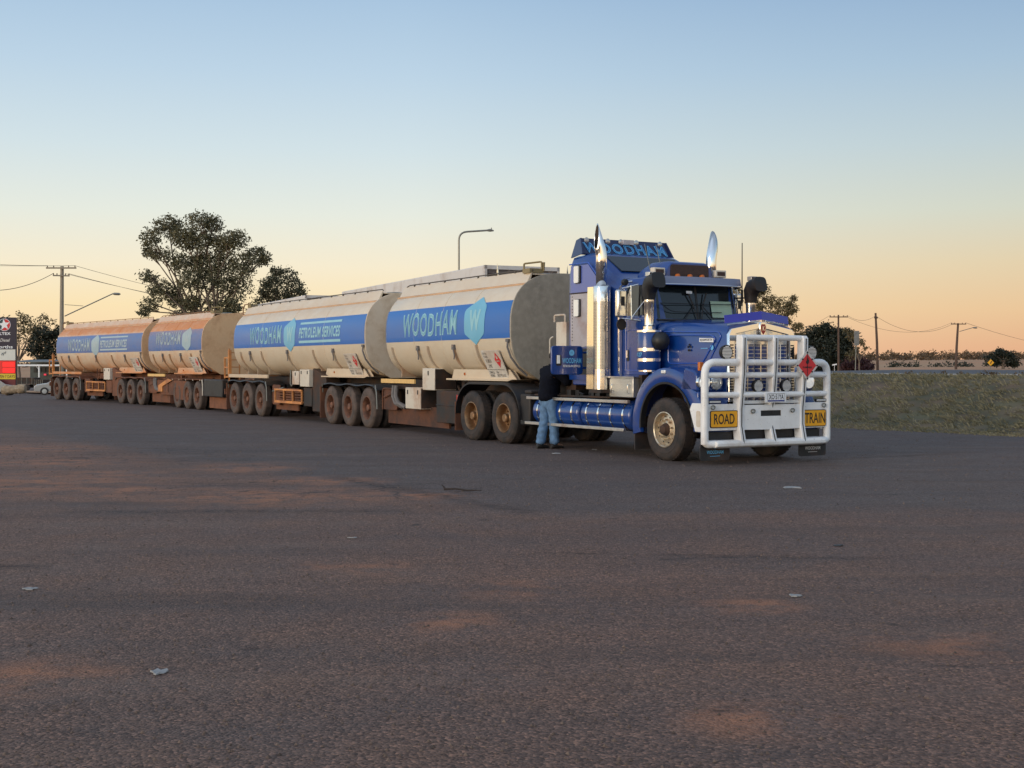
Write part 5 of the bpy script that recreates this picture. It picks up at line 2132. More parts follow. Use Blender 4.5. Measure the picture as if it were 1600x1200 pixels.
# orange stripe painted on the locker of the third tank
q = MB()
TR3 = [o for o in S.objects if o.name.startswith('tank_trailer')][2]
q.prism([(3.25, .58), (3.75, .58), (3.75, .78), (4.85, 1.02), (4.40, 1.08), (3.25, .80)], 'y', -1.16, -1.13)
q.build('orange_brace', M['rust_orange'], TR3)
q = MB()
q.box(3.4, 5.5, -1.10, -.8, .45, 1.02)
q.box(2.1, 4.2, -1.0, -.96, .15, .5)
q.build('side_locker', M['brown_dirty'], TR3, bevel=.02)


# ================================================================== person by the open locker door
def skin_body(name, verts, edges, radii, mat, parent=None, sub=2, root=0, flat=None):
    me = bpy.data.meshes.new(name)
    me.from_pydata([tuple(v) for v in verts], edges, [])
    o = bpy.data.objects.new(name, me)
    C.objects.link(o)
    m = o.modifiers.new('skin', 'SKIN')
    m.use_smooth_shade = True
    for i, r in enumerate(radii):
        d = me.skin_vertices[0].data[i]
        d.radius = r if isinstance(r, tuple) else (r, r)
        d.use_root = (i == root)
    s_ = o.modifiers.new('subd', 'SUBSURF')
    s_.levels = s_.render_levels = sub
    me.materials.append(mat)
    if parent:
        o.parent = parent
    dg = bpy.context.evaluated_depsgraph_get()
    nm = bpy.data.meshes.new_from_object(o.evaluated_get(dg))
    nm.name = name
    bpy.data.objects.remove(o)
    o = bpy.data.objects.new(name, nm)
    C.objects.link(o)
    if parent:
        o.parent = parent
    for p in nm.polygons:
        p.use_smooth = True
    return o


def build_person():
    # truck frame: stands beside the tank step facing forward and inward, hands in the locker
    R = TH
    base = Vector((.70, 24.35, 0))
    P = thing('person', 'person in a dark navy jacket and blue jeans standing behind the open locker door', 'person', base, radians(40))
    P.scale = (1.04, 1.04, 1.04)
    # local frame: +x is where the person faces, y left, z up
    hipz = .93
    sk = [(0, 0, hipz), (.01, 0, 1.08), (.04, 0, 1.26), (.08, 0, 1.43), (.11, 0, 1.50), (.14, 0, 1.585), (.16, 0, 1.67), (.155, 0, 1.745)]
    V = [Vector(p) for p in sk]
    E_ = [(0, 1), (1, 2), (2, 3), (3, 4), (4, 5), (5, 6), (6, 7)]
    Rd = [(.125, .16), (.105, .145), (.115, .165), (.10, .15), .058, (.072, .062), (.098, .075), (.078, .062)]
    legs = {}
    for s, kx, fx in ((1, -.02, -.10), (-1, .05, .09)):
        i = len(V)
        V += [Vector((0, s * .09, hipz - .07)), Vector((kx, s * .092, .50)), Vector((fx - .03, s * .092, .10)), Vector((fx + .08, s * .10, .045)), Vector((fx + .16, s * .105, .035))]
        E_ += [(0, i), (i, i + 1), (i + 1, i + 2), (i + 2, i + 3), (i + 3, i + 4)]
        Rd += [.088, .062, .044, (.045, .036), (.04, .026)]
        legs[s] = [V[i], V[i + 1], V[i + 2]]
    arms = {}
    for s in (1, -1):
        i = len(V)
        sh = Vector((.08, s * .19, 1.435))
        el_ = Vector((.22, s * .27, 1.20))
        wr = Vector((.46, s * .17, 1.27))
        hn = Vector((.54, s * .15, 1.285))
        V += [sh, el_, wr, hn]
        E_ += [(3, i), (i, i + 1), (i + 1, i + 2), (i + 2, i + 3)]
        Rd += [.058, .043, .030, (.042, .018)]
        arms[s] = [sh, el_, wr]
        pal = i + 3
        for f_ in range(4):
            j = len(V)
            yy = s * (.15 - .033 + .022 * f_)
            L_ = (.07, .082, .077, .06)[f_]
            V += [Vector((.575, yy, 1.285)), Vector((.575 + L_ * .55, yy, 1.282)), Vector((.575 + L_ * .9, yy, 1.262))]
            E_ += [(pal, j), (j, j + 1), (j + 1, j + 2)]
            Rd += [.0095, .0085, .0075]
        j = len(V)
        V += [Vector((.545, s * .108, 1.28)), Vector((.585, s * .092, 1.272))]
        E_ += [(pal, j), (j, j + 1)]
        Rd += [.011, .009]
    body = skin_body('body', V, E_, Rd, M['skin'], P)
    # jacket
    jv = [Vector((-.005, 0, .84)), Vector((0, 0, .98)), Vector((.02, 0, 1.12)), Vector((.05, 0, 1.28)), Vector((.08, 0, 1.42)), Vector((.105, 0, 1.49))]
    je = [(0, 1), (1, 2), (2, 3), (3, 4), (4, 5)]
    jr = [(.20, .235), (.19, .225), (.18, .22), (.18, .235), (.155, .215), (.085, .095)]
    for s in (1, -1):
        a = arms[s]
        i = len(jv)
        jv += [a[0], a[1], a[1].lerp(a[2], .5), a[2]]
        je += [(4, i), (i, i + 1), (i + 1, i + 2), (i + 2, i + 3)]
        jr += [.10, .085, .072, .056]
    jk = skin_body('jacket', jv, je, jr, M['jacket'], P)
    q = MB()
    q.lathe([(.085, 1.49), (.092, 1.51), (.088, 1.55), (.078, 1.55), (.07, 1.50)], (.112, 0, 0), 'z', 20)
    q.build('collar', M['jacket'], P)
    # jeans
    tv = [Vector((0, 0, .97)), Vector((0, 0, .88))]
    te = [(0, 1)]
    tr = [(.145, .172), (.14, .168)]
    for s in (1, -1):
        h_, k_, a_ = legs[s]
        i = len(tv)
        tv += [Vector((.0, s * .085, .80)), h_.lerp(k_, .55), k_, k_.lerp(a_, .5), a_ + Vector((0, 0, -.04))]
        te += [(1, i), (i, i + 1), (i + 1, i + 2), (i + 2, i + 3), (i + 3, i + 4)]
        tr += [.115, .106, .096, .092, .098]
    jn = skin_body('jeans', tv, te, tr, M['jeans'], P)
    for ob, nz in ((jn, .012), (jk, .014)):
        for v in ob.data.vertices:
            c_ = v.co
            v.co += v.normal * (nz * sin(c_.z * 46 + 5 * sin(c_.y * 17) + 4 * c_.x * 9) * .55 + random.uniform(-.002, .002))
    for s in (1, -1):
        a_ = legs[s][2]
        q = MB()
        rings = []
        for x, w_, h_ in ((-.085, .03, .06), (-.06, .042, .095), (0, .046, .115), (.07, .05, .075), (.15, .052, .06), (.20, .04, .045), (.22, .018, .03)):
            rings.append([(a_.x + x, a_.y + w_ * cos(t), .004 + h_ * (.5 + .5 * sin(t))) for t in [2 * pi * k / 12 for k in range(12)]])
        q.loft(rings)
        q.build('shoe', M['shoes'], P)
    # head details
    hc = Vector((.165, 0, 1.675))
    q = MB()
    rings = []
    for k in range(9):
        t = -0.35 + 1.92 * k / 8
        r = cos(min(t, pi / 2)) if t < pi / 2 else 0.0
        rings.append([(hc.x - .012 + .106 * max(r, .02) * cos(a) - (.02 if cos(a) < 0 else 0), .083 * max(r, .02) * sin(a), hc.z + .02 + .105 * sin(t) + (.055 * max(0, cos(a)) if t < .25 else 0)) for a in [2 * pi * i / 20 for i in range(20)]])
    q.loft(rings)
    q.build('hair', M['hair'], P)
    q = MB()
    for s in (1, -1):
        q.lathe([(0, 0), (.02, .004), (.03, .012), (.018, .02)], (hc.x - .005, s * .074, hc.z - .005), 'y', 10)
    q.build('ear', M['skin'], P, kind='stuff')
    q = MB()
    q.loft([[(hc.x + .088, -.006, hc.z + .012), (hc.x + .088, .006, hc.z + .012), (hc.x + .092, 0, hc.z + .012)], [(hc.x + .09, -.017, hc.z - .03), (hc.x + .09, .017, hc.z - .03), (hc.x + .118, 0, hc.z - .028)]])
    q.build('nose', M['skin'], P)
    for s in (1, -1):
        q = MB()
        q.lathe([(0, .012), (.008, .010), (.012, 0)], (hc.x + .083, s * .032, hc.z + .01), 'x', 10)
        q.build('eye', M['plate_white'], P)
    q = MB()
    q.box(hc.x + .085, hc.x + .092, -.024, .024, hc.z - .06, hc.z - .05)
    q.build('mouth', pm('lips', (.30, .10, .09), .5), P)


random.seed(21)
build_person()


# ================================================================== white van trailers parked behind the tankers
def van_trailer(front_near, th, length, label, wdt=2.5, h=4.6):
    d = Vector((sin(th), -cos(th)))
    l_ = Vector((-d.y, d.x))
    # front_near: corner of the front wall nearest the tankers (right hand side)
    o_ = Vector(front_near) + l_ * (wdt / 2)
    R = thing('van_trailer', label, 'van trailer', (o_.x, o_.y, gz(o_.x, o_.y)), th - pi / 2, 'white van trailers behind the tankers')
    zb = 1.35
    h = h - gz(o_.x, o_.y)
    q = MB()
    q.box(-length, -.04, -wdt / 2, wdt / 2, zb, h)
    q.build('van_body', M['van_white'], R, bevel=.03)
    q = MB()
    q.box(-.04, .0, -wdt / 2 + .06, wdt / 2 - .06, zb, h - .12)
    fw = q.build('front_wall', M['van_front'], R)
    q = MB()
    q.box(-.05, .03, -wdt / 2, -wdt / 2 + .08, zb, h)
    q.box(-.05, .03, wdt / 2 - .08, wdt / 2, zb, h)
    q.box(-.05, .03, -wdt / 2, wdt / 2, h - .12, h)
    q.build('front_frame', M['van_white'], R)
    for k in range(4):
        q = MB()
        q.box(.0, .025, -1.15, -.75, h - .35 - k * .24, h - .24 - k * .24)
        q.build('front_vent', M['black_steel'], fw)
    q = MB()
    q.box(-length, 0, -.5, .5, .95, zb)
    q.build('van_chassis', M['black_steel'], R)
    for k in range(3):
        for s in (-1, 1):
            add_wheel(R, 'trailer', -length + 1.6 + k * 1.31, s, 1.235, 'rubber', 'rim_rust')
    for s in (-1, 1):
        q = MB()
        q.box(-3.2, -3.05, s * .7 - .07, s * .7 + .07, .32, zb)
        q.box(-3.25, -3.0, s * .7 - .12, s * .7 + .12, .27, .32)
        q.build('landing_leg', M['black_steel'], R)
    return R, o_, d


van_trailer((-8.86, 54.79), radians(23.8), 10.9, 'white van trailer further back, only its roof showing above the tank')
VR, vo, vd = van_trailer((-.83, 38.39), radians(23.8), 15.2, 'long white van trailer with grey spattered front wall above the tank')
# cab roof of the truck pulling it
VT = thing('parked_truck', 'dark blue truck with a pale roof wind deflector behind the tankers', 'truck', (vo.x + vd.x * 2.2, vo.y + vd.y * 2.2, 0), radians(23.8) - pi / 2)
q = MB()
q.loft([[(-1.2, -1.15, .9), (-1.2, 1.15, .9), (-1.2, 1.15, 3.3), (-1.2, -1.15, 3.3)], [(.9, -1.15, .9), (.9, 1.15, .9), (.75, 1.12, 3.2), (.75, -1.12, 3.2)]])
q.build('cab', M['van_blue'], VT, bevel=.08)
q = MB()
q.loft([[(-1.1, -1.0, 3.3), (-1.1, 1.0, 3.3), (-1.1, .95, 4.15), (-1.1, -.95, 4.15)], [(-.3, -1.0, 3.28), (-.3, 1.0, 3.28), (-.5, .9, 4.0), (-.5, -.9, 4.0)], [(.6, -1.0, 3.25), (.6, 1.0, 3.25), (.5, .9, 3.35), (.5, -.9, 3.35)]])
q.build('wind_deflector', M['deflect_pale'], VT, bevel=.05)
q = MB()
q.box(.86, .93, -1.0, 1.0, 2.1, 3.0)
q.build('windscreen', M['glass'], VT)
for s in (-1, 1):
    q = MB()
    q.lathe([(.08, .9), (.08, 4.1)], (-1.45, s * 1.15, 0), 'z', 14)
    q.add([(-1.53, s * 1.15, 4.1), (-1.37, s * 1.15, 4.1), (-1.40, s * 1.15 - .02, 4.62), (-1.45, s * 1.15 + .08, 4.15)], [(0, 1, 2), (1, 3, 2), (3, 0, 2)])
    q.build('exhaust_stack', M['chrome'], VT)
    for x in (-3.6, -2.3):
        add_wheel(VT, 'trailer', x - .2, s, 1.2, 'rubber', 'rim_alu')
    add_wheel(VT, 'steer', .6, s, 1.2, 'rubber', 'rim_alu', dual=False)
q = MB()
q.box(-5.0, .9, -.45, .45, .6, 1.0)
q.build('chassis_rail', M['black_steel'], VT)


# ================================================================== trees
def leaf_mat(name, c0, c1, rough=.6):
    m = bpy.data.materials.new(name)
    m.use_nodes = True
    t = m.node_tree
    b = t.nodes['Principled BSDF']
    n, l = t.nodes.new, t.links.new
    g = n('ShaderNodeNewGeometry')
    r = n('ShaderNodeValToRGB')
    r.color_ramp.elements[0].color = (*c0, 1)
    r.color_ramp.elements[1].color = (*c1, 1)
    tcd = n('ShaderNodeTexCoord')
    no = n('ShaderNodeTexNoise')
    no.inputs['Scale'].default_value = .5
    no.inputs['Detail'].default_value = 5
    l(tcd.outputs['Object'], no.inputs[0])
    a = n('ShaderNodeMath')
    a.operation = 'MULTIPLY_ADD'
    l(g.outputs['Random Per Island'], a.inputs[0])
    a.inputs[1].default_value = .6
    l(no.outputs[0], a.inputs[2])
    s_ = n('ShaderNodeMath')
    s_.operation = 'SUBTRACT'
    s_.use_clamp = True
    l(a.outputs[0], s_.inputs[0])
    s_.inputs[1].default_value = .30
    l(s_.outputs[0], r.inputs[0])
    l(r.outputs[0], b.inputs['Base Color'])
    b.inputs['Roughness'].default_value = rough
    tr = n('ShaderNodeBsdfTranslucent')
    l(r.outputs[0], tr.inputs[0])
    mx = n('ShaderNodeMixShader')
    mx.inputs[0].default_value = .25
    l(b.outputs[0], mx.inputs[1])
    l(tr.outputs[0], mx.inputs[2])
    out = t.nodes['Material Output']
    l(mx.outputs[0], out.inputs[0])
    return m


M['gum'] = leaf_mat('gum_leaves', (.05, .06, .032), (.19, .165, .085))
M['gum_warm'] = leaf_mat('olive_gum_leaves', (.07, .066, .03), (.20, .155, .07))
M['dark_leaf'] = leaf_mat('dark_evergreen_leaves', (.012, .018, .012), (.035, .042, .024))
M['red_leaf'] = leaf_mat('plum_red_leaves', (.035, .012, .018), (.075, .028, .03))
M['scrub'] = leaf_mat('far_scrub_leaves', (.06, .045, .024), (.17, .10, .05))
M['bark'] = pm('gum_bark', (.17, .13, .10), .9, 0, .35, 3, stretch=(3, 3, .5))


def leaves(q, c, rad, n, size, droop=.6, cl=9, spread=.16, shell=.35, rnd=random):
    """sprays of leaf faces through an ellipsoid; rad=(rx,ry,rz)"""
    m = max(1, n // cl)
    for _ in range(m):
        while True:
            p = Vector((rnd.uniform(-1, 1), rnd.uniform(-1, 1), rnd.uniform(-1, 1)))
            if shell < p.length < 1:
                break
        cc = Vector((c[0] + p.x * rad[0], c[1] + p.y * rad[1], c[2] + p.z * rad[2]))
        sp = spread * (rad[0] + rad[2]) / 2 + size * .6
        for _k in range(cl):
            o = cc + Vector((rnd.gauss(0, sp * .5), rnd.gauss(0, sp * .5), rnd.gauss(0, sp * .42)))
            d = Vector((rnd.gauss(0, 1), rnd.gauss(0, 1), rnd.gauss(-droop, .7))).normalized()
            w = d.cross(Vector((rnd.gauss(0, 1), rnd.gauss(0, 1), rnd.gauss(0, 1)))).normalized()
            L_ = size * rnd.uniform(.7, 1.3)
            a, b = o, o + d * L_
            mid = (a + b) / 2
            w *= L_ * .22
            k = len(q.v)
            q.v += [tuple(a), tuple(mid + w), tuple(b), tuple(mid - w)]
            q.f.append((k, k + 1, k + 2, k + 3))


def tree(name, label, Y, base, lobes, mat, dens=1.0, size=.3, group=None, trunk_r=.22, cat='tree', limb=True, fork=.35, droop=.6, shell=.3, ydepth=1.0, stems=1, lw=.05):
    """base = (px,py) of the foot; lobes = (px, py, rx_px, rz_px) of the crown masses at depth Y"""
    b = at(base[0], base[1], Y)
    R = thing(name, label, cat, b, 0, group)
    ppm = F_PX / Y
    q = MB()
    tips = []
    for (px, py, rx, rz) in lobes:
        c = at(px, py, Y) - b
        rx, rz = rx / ppm, rz / ppm
        c.y += random.uniform(-1, 1) * rx * .8
        dn = random.uniform(.55, 1.25) if shell > .04 else 1
        if shell > .04:
            rx, rz = rx * .86, rz * .86
        n = int(dn * dens * 340 * (rx * rz + .4 * rx) / (size / .3) ** 1.6)
        leaves(q, c, (rx, rx * ydepth, rz), n, size, droop, shell=shell)
        tips.append((c, rx, rz))
    cr = q.build('crown', mat, R, smooth=False, weld=False, kind='stuff')
    if limb:
        q = MB()
        top = max(t[0].z for t in tips)
        for si in range(stems):
            ox = (si - (stems - 1) / 2) * trunk_r * 2.2
            fk = Vector((ox * 2.2, random.uniform(-.3, .3), top * fork * random.uniform(.85, 1.15)))
            q.tube([(ox, 0, -.3), (ox * 1.2 + .05, .02, fk.z * .5), fk], [trunk_r * 1.25, trunk_r, trunk_r * .8], 8)
            for i, (c, rx, rz) in enumerate(tips):
                if stems > 1 and i % stems != si:
                    continue
                mid = fk.lerp(c, .5) + Vector((random.uniform(-.3, .3), random.uniform(-.3, .3), random.uniform(0, .5)))
                r0 = trunk_r * random.uniform(.42, .6)
                q.tube([fk, fk.lerp(mid, .5) + Vector((0, 0, .1)), mid, c], [r0, r0 * .8, r0 * .6, r0 * .3], 6)
                for _ in range(3):
                    e = c + Vector((random.uniform(-1, 1) * rx * .8, random.uniform(-1, 1) * rx * .6, random.uniform(-.3, .9) * rz * .8))
                    q.tube([mid.lerp(c, .6), mid.lerp(e, .75), e], [r0 * .4, r0 * .26, lw * .3], 5)
        q.build('trunk', M['bark'], R, ang=80)
    return R


random.seed(5)
tree('gum_tree', 'big spreading gum tree rising behind the dusty tanks', 105, (318, 598),
     [(262, 352, 26, 20), (240, 372, 20, 18), (290, 372, 24, 22), (255, 398, 26, 14), (232, 392, 12, 10), (318, 345, 26, 14), (335, 352, 16, 18), (312, 375, 28, 22), (345, 380, 20, 14),
      (372, 374, 24, 16), (398, 396, 24, 16), (362, 402, 34, 26), (322, 410, 34, 24), (290, 410, 30, 18), (386, 418, 26, 22), (340, 436, 34, 24), (372, 446, 26, 26), (304, 440, 24, 20), (412, 404, 12, 12),
      (236, 432, 18, 12), (252, 452, 24, 20), (272, 462, 18, 20), (238, 474, 18, 12), (300, 472, 20, 14), (330, 470, 26, 18), (362, 478, 22, 16), (225, 486, 12, 8), (292, 490, 40, 8), (352, 492, 30, 8)],
     M['gum'], 1.5, .23, None, .22, fork=.30, stems=3, shell=.12)
tree('gum_tree', 'smaller rounded gum tree right of the big spreading one', 112, (440, 598),
     [(446, 430, 18, 16), (428, 446, 20, 18), (458, 448, 18, 18), (412, 458, 12, 12), (472, 456, 9, 10), (440, 466, 30, 16), (405, 470, 12, 8), (432, 424, 12, 8)],
     M['gum'], 1.6, .23, None, .15, shell=.1)
tree('gum_tree', 'thin-topped pale tree behind the fuel sign', 150, (30, 606),
     [(36, 496, 14, 12), (28, 508, 18, 14), (20, 524, 20, 16), (66, 496, 12, 9), (50, 512, 16, 12), (60, 520, 20, 16), (40, 535, 24, 14), (76, 505, 10, 8), (10, 500, 10, 8)],
     M['gum_warm'], .6, .34, None, .16, shell=.1)
tree('gum_tree', 'dense dark tree behind the power pole beside the rear tank', 140, (72, 606),
     [(78, 520, 20, 16), (84, 536, 14, 20), (64, 530, 18, 12), (80, 552, 14, 12), (94, 516, 8, 10), (54, 545, 16, 10), (70, 558, 14, 8)],
     M['dark_leaf'], 1.6, .34, None, .18, shell=.05)
tree('gum_tree', 'open gum tree seen right behind the bull bar and bonnet', 120, (1205, 590),
     [(1192, 452, 14, 12), (1180, 458, 10, 14), (1186, 480, 12, 14), (1204, 470, 12, 12), (1150, 452, 8, 8), (1224, 478, 18, 16), (1208, 492, 16, 12), (1236, 482, 10, 14), (1240, 466, 5, 6), (1228, 500, 14, 10), (1246, 510, 10, 8), (1238, 524, 10, 6), (1254, 522, 6, 4)],
     M['gum_warm'], 1.4, .23, None, .14, shell=.1)
tree('evergreen_tree', 'broad dark evergreen tree standing right beside the bull bar', 150, (1302, 596),
     [(1288, 512, 12, 8), (1276, 522, 16, 14), (1300, 526, 20, 16), (1318, 530, 18, 16), (1270, 540, 14, 16), (1324, 548, 10, 16), (1296, 550, 30, 22), (1316, 565, 26, 16), (1280, 568, 24, 14), (1262, 560, 8, 14), (1262, 540, 5, 10)],
     M['dark_leaf'], 2.6, .36, None, .2, shell=.0)
tree('sapling', 'thin ragged sapling behind the white-backed sign', 140, (1342, 590),
     [(1330, 524, 10, 8), (1320, 516, 6, 5), (1348, 534, 9, 6), (1338, 548, 14, 8), (1352, 545, 5, 6), (1330, 556, 12, 6)],
     M['gum_warm'], .9, .28, None, .10, shell=.05)
tree('red_bush', 'low plum-red bush at the foot of the dark evergreen', 145, (1340, 588),
     [(1334, 566, 12, 10), (1348, 568, 12, 9), (1358, 572, 8, 6), (1322, 570, 10, 8), (1340, 574, 22, 5)], M['red_leaf'], 2.0, .3, None, .08, 'bush', shell=0)
tree('shade_tree', 'round dark shade tree behind the yellow road sign', 170, (1567, 578),
     [(1562, 550, 8, 5), (1551, 553, 5, 4), (1575, 554, 8, 5), (1565, 559, 20, 8), (1556, 565, 10, 6), (1578, 564, 12, 8), (1585, 568, 5, 5), (1560, 548, 4, 3)],
     M['dark_leaf'], 2.2, .36, None, .2, shell=0)

# ------------------------------------------------------------------ scrub along the horizon and dark grass clumps
random.seed(9)
q = MB()
for i in range(420):
    px = random.uniform(1150, 1720) if i < 330 else random.uniform(-150, 1150)
    Y = random.uniform(430, 520)
    g = at(px, 560, Y)
    z0 = gz(g.x, Y)
    h = random.uniform(1.0, 1.9) * (1.5 if random.random() < .06 else 1)
    leaves(q, (g.x, Y, z0 + h * .8), (random.uniform(1.4, 3.4), 1.5, h), 42, .95, .2, cl=7, shell=0)
q.build('treeline', M['scrub'], None, smooth=False, weld=False, kind='stuff')
q = MB()
for x0, x1, n in ((1388, 1490, 17), (1497, 1512, 6), (1530, 1556, 6)):
    for i in range(n):
        px = random.uniform(x0, x1)
        Y = random.uniform(205, 212)
        g = at(px, 570, Y)
        leaves(q, (g.x, Y, gz(g.x, Y) + .25), (random.uniform(.8, 1.6), .8, random.uniform(.25, .55)), 40, .4, .0, cl=8, shell=0)
q.build('dark_tussock_grass', M['dark_leaf'], None, smooth=False, weld=False, kind='stuff')

# ------------------------------------------------------------------ grass on the bank
M['grass'] = leaf_mat('bank_grass', (.09, .082, .036), (.40, .32, .18), .8)
q = MB()
random.seed(13)
for i in range(7200):
    t = random.uniform(-26, 16)
    s = random.uniform(-.15, 6.75) if i % 4 else random.uniform(-.3, .8)
    x, y = xy(t, s)
    if y < 8:
        continue
    z = gz_ts(t, s)
    low = s < .8
    cr = random.uniform(.05, .14)
    lean = Vector((TD.x, TD.y, 0)) * random.gauss(.75, .3)
    for k in range(9 if not low else 6):
        bx_, by_ = x + random.gauss(0, cr), y + random.gauss(0, cr * .7)
        hgt = random.uniform(.06, .18) * (.5 if low else 1)
        d = (lean + Vector((random.gauss(0, .35), random.gauss(0, .35), random.uniform(.35, .9)))).normalized()
        w = d.cross(Vector((random.gauss(0, 1), random.gauss(0, 1), .2))).normalized() * random.uniform(.008, .018)
        a = Vector((bx_, by_, z - .01))
        k0 = len(q.v)
        m_ = a + d * hgt * .6 + Vector((0, 0, .01))
        e_ = a + d * hgt * 1.25 - Vector((0, 0, hgt * .25))
        q.v += [tuple(a - w), tuple(a + w), tuple(m_ + w * .8), tuple(e_), tuple(m_ - w * .8)]
        q.f += [(k0, k0 + 1, k0 + 2, k0 + 4), (k0 + 4, k0 + 2, k0 + 3)]
q.build('bank_grass', M['grass'], None, smooth=False, weld=False, kind='stuff')
# dry plants on the verge in front of the road
q = MB()
for i in range(60):
    t = random.uniform(-25, 8)
    x, y = xy(t, random.uniform(6.6, 6.85))
    leaves(q, (x, y, gz(x, y) + .03), (.25, .2, .05), 30, .09, -.6, cl=6, shell=0)
q.build('verge_grass', M['scrub'], None, smooth=False, weld=False, kind='stuff')


# ================================================================== poles, lamps, wires
def pole(px, ptop, pbot, Y, label, mat, r=.15, arms=(), lean=0.0, lamp=None, name='power_pole'):
    top = at(px, ptop, Y)
    bx_ = at(px - lean, pbot, Y)
    R = thing(name, label, 'power pole', (bx_.x, Y, min(bx_.z, gz(bx_.x, Y)) if False else bx_.z), 0, None)
    b = Vector((bx_.x, Y, bx_.z))
    tp = top - b
    q = MB()
    q.tube([(0, 0, -2.5), (tp.x * .5, 0, tp.z * .5), (tp.x, 0, tp.z)], [r * 1.15, r, r * .8], 10)
    q.build('pole', mat, R)
    ends = []
    for (dz_, half, sec, ang) in arms:
        q = MB()
        ca, sa = cos(ang), sin(ang)
        c = Vector((tp.x, 0, tp.z - dz_))
        pts = []
        for u, v in ((-half, -sec), (half, -sec), (half, sec), (-half, sec)):
            pts.append((u * ca - v * sa, u * sa + v * ca))
        q.prism([(c.x + a, -r * 1.2 + b_) for a, b_ in pts], 'z', c.z - sec, c.z + sec)
        am = q.build('crossarm', mat, R)
        for u in (-half * .92, -half * .5, half * .5, half * .92):
            q = MB()
            q.lathe([(.03, 0), (.05, .03), (.03, .06), (.05, .09), (.03, .13), (0, .14)], (c.x + u * ca, -r * 1.2 + u * sa, c.z + sec), 'z', 8)
            q.build('insulator', M['porcelain'], am)
            ends.append(b + Vector((c.x + u * ca, -r * 1.2 + u * sa, c.z + sec + .12)))
    if lamp:
        (lx, ly), (ax, ay) = lamp
        a0, a1 = at(ax, ay, Y) - b, at(lx, ly, Y) - b
        q = MB()
        q.tube([a0, a0.lerp(a1, .9), a1 + Vector((0, 0, .0))], .045, 6)
        am = q.build('lamp_arm', M['galv'], R)
        q = MB()
        dr = Vector((1, 0, -.05)) if a1.x > a0.x else Vector((-1, 0, -.05))
        q.tube([a1, a1 + dr * .15, a1 + dr * .5, a1 + dr * .62], [.05, .10, .10, .03], 8)
        q.build('lamp_head', M['galv'], am)
    return R, b, tp, ends


M['pole_pale'] = pm('pale_grey_pole_timber', (.30, .26, .20), .85, 0, .3, 8, stretch=(6, 6, .4))
_, pb, pt_, e1 = pole(97, 416, 612, 100, 'tall timber power pole with two crossarms and a lamp bracket behind the rear tank', M['pole_pale'], .17, ((.15, 1.17, .06, .0), (.75, .62, .05, .35)), 1.5, ((176, 459), (101, 494)))
q = MB()
for k in range(6):
    q.box(pt_.x + .12, pt_.x + .26, -.03, .03, pt_.z - 4.5 - k * .55, pt_.z - 4.42 - k * .55)
q.build('pole_step', M['wire'], _)
q = MB()
q.tube([at(101, 476, 100) - pb, at(130, 478, 100) - pb], .02, 5)
q.build('lamp_stay', M['galv'], _)
_, b2, t2, e2 = pole(1310, 492, 592, 132, 'thin T-shaped power pole in front of the dark evergreen', M['wood_dark'], .11, ((.22, .95, .05, 0),), -.5)
_, b3, t3, e3 = pole(1368, 489, 582, 150, 'leaning bare-topped power pole right of the sapling', M['wood_dark'], .15, ((.6, .45, .05, .9),), -4.5)
_, b4, t4, e4 = pole(1497, 505, 579, 172, 'distant power pole with crossarm and lamp bracket on the plain', M['wood_dark'], .17, ((.12, 1.05, .06, .1),), 4.5, ((1520, 512), (1499, 518)))


def wire(a, b, sag, label, r=.012):
    q = MB()
    pts = []
    for k in range(25):
        t = k / 24
        p = Vector(a).lerp(Vector(b), t)
        p.z -= sag * 4 * t * (1 - t)
        pts.append(p)
    q.tube(pts, r, 4)
    o = q.build('power_line', M['wire'], None)
    tag(o, label, 'power line', 'overhead power lines')
    return o


for i, (e, lb) in enumerate(((e1[0], 'overhead wire running left from the outer end of the tall pole crossarm'), (e1[3], 'overhead wire running left from the inner end of the tall pole crossarm'))):
    wire(e, Vector((-40 - 12 * i, 70 + 4 * i, 8.6)), .4, lb, .014)
wire(e1[4], at(-60, 448, 90), .7, 'thick overhead wire leaving the lower crossarm to the left', .022)
for i, (e, lb) in enumerate(((e1[3], 'uppermost wire from the tall pole towards the big gum tree'), (e1[6], 'middle wire from the tall pole towards the big gum tree'), (e1[7], 'lowest wire from the tall pole towards the big gum tree'))):
    wire(e, at(480, 482 + 4 * i, 190), .9, lb, .015)
wire(e3[0], e2[3], .5, 'overhead wire between the leaning pole and the T-shaped pole', .016)
wire(e2[2], e4[0], 1.5, 'overhead wire sagging between the T-shaped pole and the distant pole', .014)
wire(e3[2], e4[1], 1.5, 'overhead wire sagging from the leaning pole to the distant pole', .018)
wire(e4[3], at(1720, 545, 300), 1.2, 'overhead wire running right from the distant pole', .022)
wire(e2[0], at(1120, 545, 300), 2.0, 'overhead wire running left from the T-shaped pole', .014)

# street lamp behind the vans
top = at(717, 392, 84)
SL = thing('street_lamp', 'tall grey street lamp with a long curved arm above the van trailer', 'street lamp', (top.x, 84, gz(top.x, 84)))
zt = top.z - gz(top.x, 84)
a1 = at(768, 360, 84)
zz = a1.z - gz(top.x, 84)
q = MB()
q.tube([(0, 0, 0), (0, 0, 4), (0, 0, zt)] + [tuple(p) for p in rounded([(0, 0, zt + .1), (0, 0, zz - .12), (a1.x - top.x - .3, 0, zz)], 1.0, 8)], .06, 8)
q.build('lamp_post', M['galv'], SL)
q = MB()
q.tube([(a1.x - top.x - .35, 0, zz), (a1.x - top.x - .1, 0, zz + .01), (a1.x - top.x + .15, 0, zz - .02)], [.05, .10, .04], 8)
q.build('lamp_head', M['galv'], SL)
q = MB()
q.box(a1.x - top.x - .03, a1.x - top.x + .03, -.03, .03, zz + .08, zz + .18)
q.build('light_sensor', M['galv'], SL)

